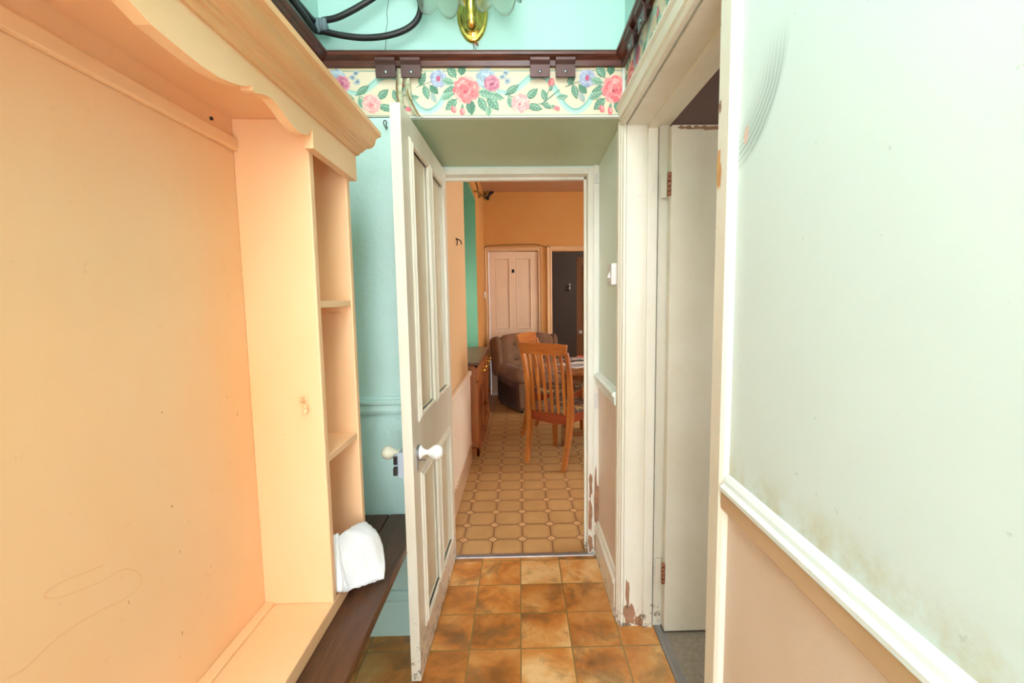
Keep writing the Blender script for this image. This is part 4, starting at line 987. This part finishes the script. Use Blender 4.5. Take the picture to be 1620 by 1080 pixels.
# ------------------------------------------------------------------ armchair (local: -y is the way it faces)
def cushion(bm, x0, x1, y0, y1, z0, z1, r=.05, puff=.02, n=8, M=None):
    """soft box: a subdivided box rounded by pulling towards a superellipsoid"""
    g = bmesh.new(); bmesh.ops.create_cube(g, size=2); bmesh.ops.subdivide_edges(g, edges=g.edges[:], cuts=n, use_grid_fill=True)
    c = Vector(((x0+x1)/2, (y0+y1)/2, (z0+z1)/2)); h = Vector(((x1-x0)/2, (y1-y0)/2, (z1-z0)/2)); mp = {}
    for v in g.verts:
        p = v.co.copy(); q = Vector([p[i]*h[i] for i in range(3)])
        inner = Vector([max(-(h[i]-min(r, h[i])), min(h[i]-min(r, h[i]), q[i])) for i in range(3)])
        d = q-inner
        if d.length > 1e-6: q = inner+d.normalized()*min(r, min(h))
        for i in range(3):
            o_ = [k for k in range(3) if k != i]
            if abs(abs(p[i])-1) < 1e-6: q[i] += math.copysign(puff*(1-p[o_[0]]**2)*(1-p[o_[1]]**2), p[i])
        q = q+c
        if M: q = M @ q
        mp[v] = bm.verts.new(q)
    for f in g.faces: bm.faces.new([mp[v] for v in f.verts]).smooth = True
    g.free()
ax = math.atan2(.41, .91)          # local x axis direction
A = thing('armchair', 'brown velour armchair with rolled arms in front of the far door', 'armchair', (.105, 6.0, 0), ax)
W2 = .44
Tilt = Matrix.Translation((0, .06, .40)) @ Matrix.Rotation(-.20, 4, 'X') @ Matrix.Translation((0, -.06, -.40))
bm = new(); box(bm, -W2+.02, W2-.02, -.55, .10, .025, .34); obj('base_frame', bm, VELOURD, A, local=True, bevel=.03)
bm = new(); cushion(bm, -W2+.15, W2-.15, -.60, .02, .30, .46, .06, .02); obj('seat_cushion', bm, VELOUR, A, local=True)
for s in (-1, 1):
    bm = new(); x0_, x1_ = sorted((s*(W2-.02), s*(W2-.17))); box(bm, x0_, x1_, -.60, .10, .025, .44); o = obj('arm', bm, VELOURD, A, local=True, bevel=.035, seg=4)
    bm = new(); xc = s*(W2-.075)
    lathe(bm, [(0, -.005), (.06, -.006), (.075, .0), (.088, .012), (.092, .03), (.094, .3), (.092, .62), (.07, .67), (0, .69)], (xc, -.615, .455), (0, 1, 0), 28); obj('rolled_top', bm, VELOUR, o, local=True, smooth=True)
    bm = new(); lathe(bm, [(.030, -.010), (.036, -.014), (.042, -.010)], (xc, -.615, .455), (0, 1, 0), 20); prism(bm, [(xc-.05, -.606, .36), (xc+.05, -.606, .36), (xc+.035, -.606, .07), (xc-.035, -.606, .07)], (0, .008, 0)); obj('arm_facing', bm, VELOUR, o, local=True, bevel=.004)
    # wing at the side of the back
    bm = new(); cushion(bm, s*(W2-.02)-.05, s*(W2-.02)+.035, -.09, .16, .38, .87, .04, .01, 8, Tilt); obj('back_wing', bm, VELOUR, A, local=True)
bm = new(); cushion(bm, -W2+.04, W2-.04, .02, .16, .30, .87, .06, .01, 10, Tilt); obj('backrest', bm, VELOURD, A, local=True)
bm = new()
def tuft(bm):
    g0 = len(bm.verts); cushion(bm, -W2+.055, W2-.055, -.10, .06, .44, .885, .075, .03, 16, Tilt)
    for v in bm.verts:
        q = Tilt.inverted() @ v.co
        for bx in (-.20, 0, .20):
            for bz in (.56, .76):
                d2_ = ((q.x-bx)/.07)**2+((q.z-bz)/.04)**2
                if q.y < 0: q.y += .045*math.exp(-d2_)
        v.co = Tilt @ q
tuft(bm); bc = obj('back_cushion', bm, VELOUR, A, local=True)
for bx in (-.20, 0, .20):
    for bz in (.56, .76):
        bm = new(); lathe(bm, [(0, -.012), (.012, -.009), (.016, 0)], Tilt @ Vector((bx, -.078, bz)), Vector((0, 1, 0)), 12); obj('button', bm, VELOURD, bc, local=True, smooth=True)
for sx in (-1, 1):
    for y in (-.55, .05):
        bm = new(); lathe(bm, [(0, 0), (.02, 0), (.026, .02), (.026, .03), (0, .03)], (sx*(W2-.08), y, 0), (0, 0, 1), 12); obj('foot', bm, IRON, A, local=True, merge=True)

SETTING = {
 'floor': ('orange brown square tiled floor of the corridor', 'floor'), 'floor_kitchen': ('tan octagon patterned vinyl floor of the kitchen', 'floor'), 'floor_side': ('grey beige carpet floor of the side room', 'floor'),
 'wall_left': ('left corridor wall behind the peach shelf unit', 'wall'), 'wall_back': ('teal back wall over and beside the kitchen doorway', 'wall'), 'wall_doorway': ('mint strip of wall around the kitchen door frame', 'wall'),
 'wall_right': ('pale mint right corridor wall with cream lower half', 'wall'), 'wall_rear': ('corridor end wall behind the camera', 'wall'), 'ceiling': ('white corridor ceiling above the wall light', 'ceiling'), 'window_1': ('glazed opening in the wall behind the camera', 'window'),
 'wall_kitchen_left': ('near peach kitchen wall above the beadboard', 'wall'), 'wall_kitchen_alcove': ('peach pier and green lined alcove over the dresser', 'wall'), 'window_2': ('window in the green kitchen alcove', 'window'),
 'wall_kitchen_far': ('orange peach far kitchen wall above the two doorways', 'wall'), 'ceiling_kitchen': ('peach brown kitchen ceiling', 'ceiling'), 'wall_kitchen_right': ('right kitchen wall with a wide window', 'wall'), 'wall_kitchen_near': ('kitchen side of the wall around the corridor doorway', 'wall'), 'window_3': ('wide window on the right side of the kitchen', 'window'),
 'wall_hall': ('dark grey brown hall wall beyond the far opening', 'wall'), 'wall_side': ('brown wall of the side room above the plain cream door', 'wall'),
 'baseboard_back': ('teal skirting board under the bench end', 'skirting board'), 'baseboard_recess': ('white skirting board in the kitchen doorway recess', 'skirting board'), 'baseboard_right': ('cream skirting board below the right corridor wall', 'skirting board'), 'baseboard_left': ('teal skirting board along the left wall under the bench', 'skirting board'),
 'baseboard_kitchen': ('buff skirting board below the kitchen beadboard', 'skirting board'), 'baseboard_pier': ('cream skirting board on the pier beside the far door', 'skirting board')}
for n_, (a_, b_) in SETTING.items(): tag(bpy.data.objects[n_], a_, b_)

# ------------------------------------------------------------------ daylight, plus added fill lamps in side room and hall
def area(name, loc, target, sx, sy, energy, col=(1, 1, 1)):
    l = bpy.data.lights.new(name, 'AREA'); l.shape = 'RECTANGLE'; l.size = sx; l.size_y = sy; l.energy = energy; l.color = col
    o = bpy.data.objects.new(name, l); COL.objects.link(o); o.location = loc
    o.rotation_euler = (Vector(target)-Vector(loc)).to_track_quat('-Z', 'Y').to_euler(); return o
area('daylight_rooflight', (-.12, -.2, HC+.08), (-.12, .0, 0), .85, 1.5, 30, (.95, .98, 1))
area('daylight_rear', (-.07, YREAR-.1, 1.45), (-.07, 2, 1.35), .86, 2.3, 44, (.95, .98, 1))
area('daylight_kitchen', (3.05, 4.1, 1.6), (0, 4.0, 1.1), 2.2, 1.35, 62, (1, .97, .93))
area('daylight_alcove', (-1.05, 4.5, 1.3), (-.3, 4.9, .8), 1.0, .7, 7, (.96, 1, .98))
area('fill_side', (2.3, .4, 1.6), (.8, 1.5, 1.0), .9, 1.2, 16, (1, .97, .92))  # added fill inside the windowless side room, brightens its open door and wall
area('fill_hall', (2.6, 6.9, 2.1), (1.0, 7.8, 1.0), .8, 1.2, 20, (1, .95, .9))  # added fill out of view, lifts the hall from near black; no window modelled
wd = bpy.data.worlds.new('sky'); SC.world = wd; wd.use_nodes = True
wd.node_tree.nodes['Background'].inputs[0].default_value = (.75, .85, 1, 1); wd.node_tree.nodes['Background'].inputs[1].default_value = .6

# ------------------------------------------------------------------ camera
f_px, th, ps, ro, x0, H = 714.567, .09225, .01889, -.0123, 836.75, 1.3585
fw = Vector((math.sin(ps)*math.cos(th), math.cos(ps)*math.cos(th), -math.sin(th)))
r0 = Vector((math.cos(ps), -math.sin(ps), 0)); u0 = r0.cross(fw)
rr = r0*math.cos(ro)+u0*math.sin(ro); uu = -r0*math.sin(ro)+u0*math.cos(ro)
cam = bpy.data.cameras.new('camera'); co = bpy.data.objects.new('camera', cam); COL.objects.link(co)
m = Matrix((rr, uu, -fw)).transposed().to_4x4(); m.translation = (0, 0, H); co.matrix_world = m
cam.sensor_width = 36; cam.sensor_fit = 'HORIZONTAL'; cam.lens = f_px*36/1620; cam.shift_x = -(x0-810)/1620
cam.clip_start = .02; SC.camera = co
SC.view_settings.view_transform = 'Standard'; SC.view_settings.look = 'None'; SC.view_settings.gamma = 1
SC.view_settings.use_curve_mapping = False; SC.view_settings.exposure = .5
SC.cycles.max_bounces = 10; SC.cycles.diffuse_bounces = 6
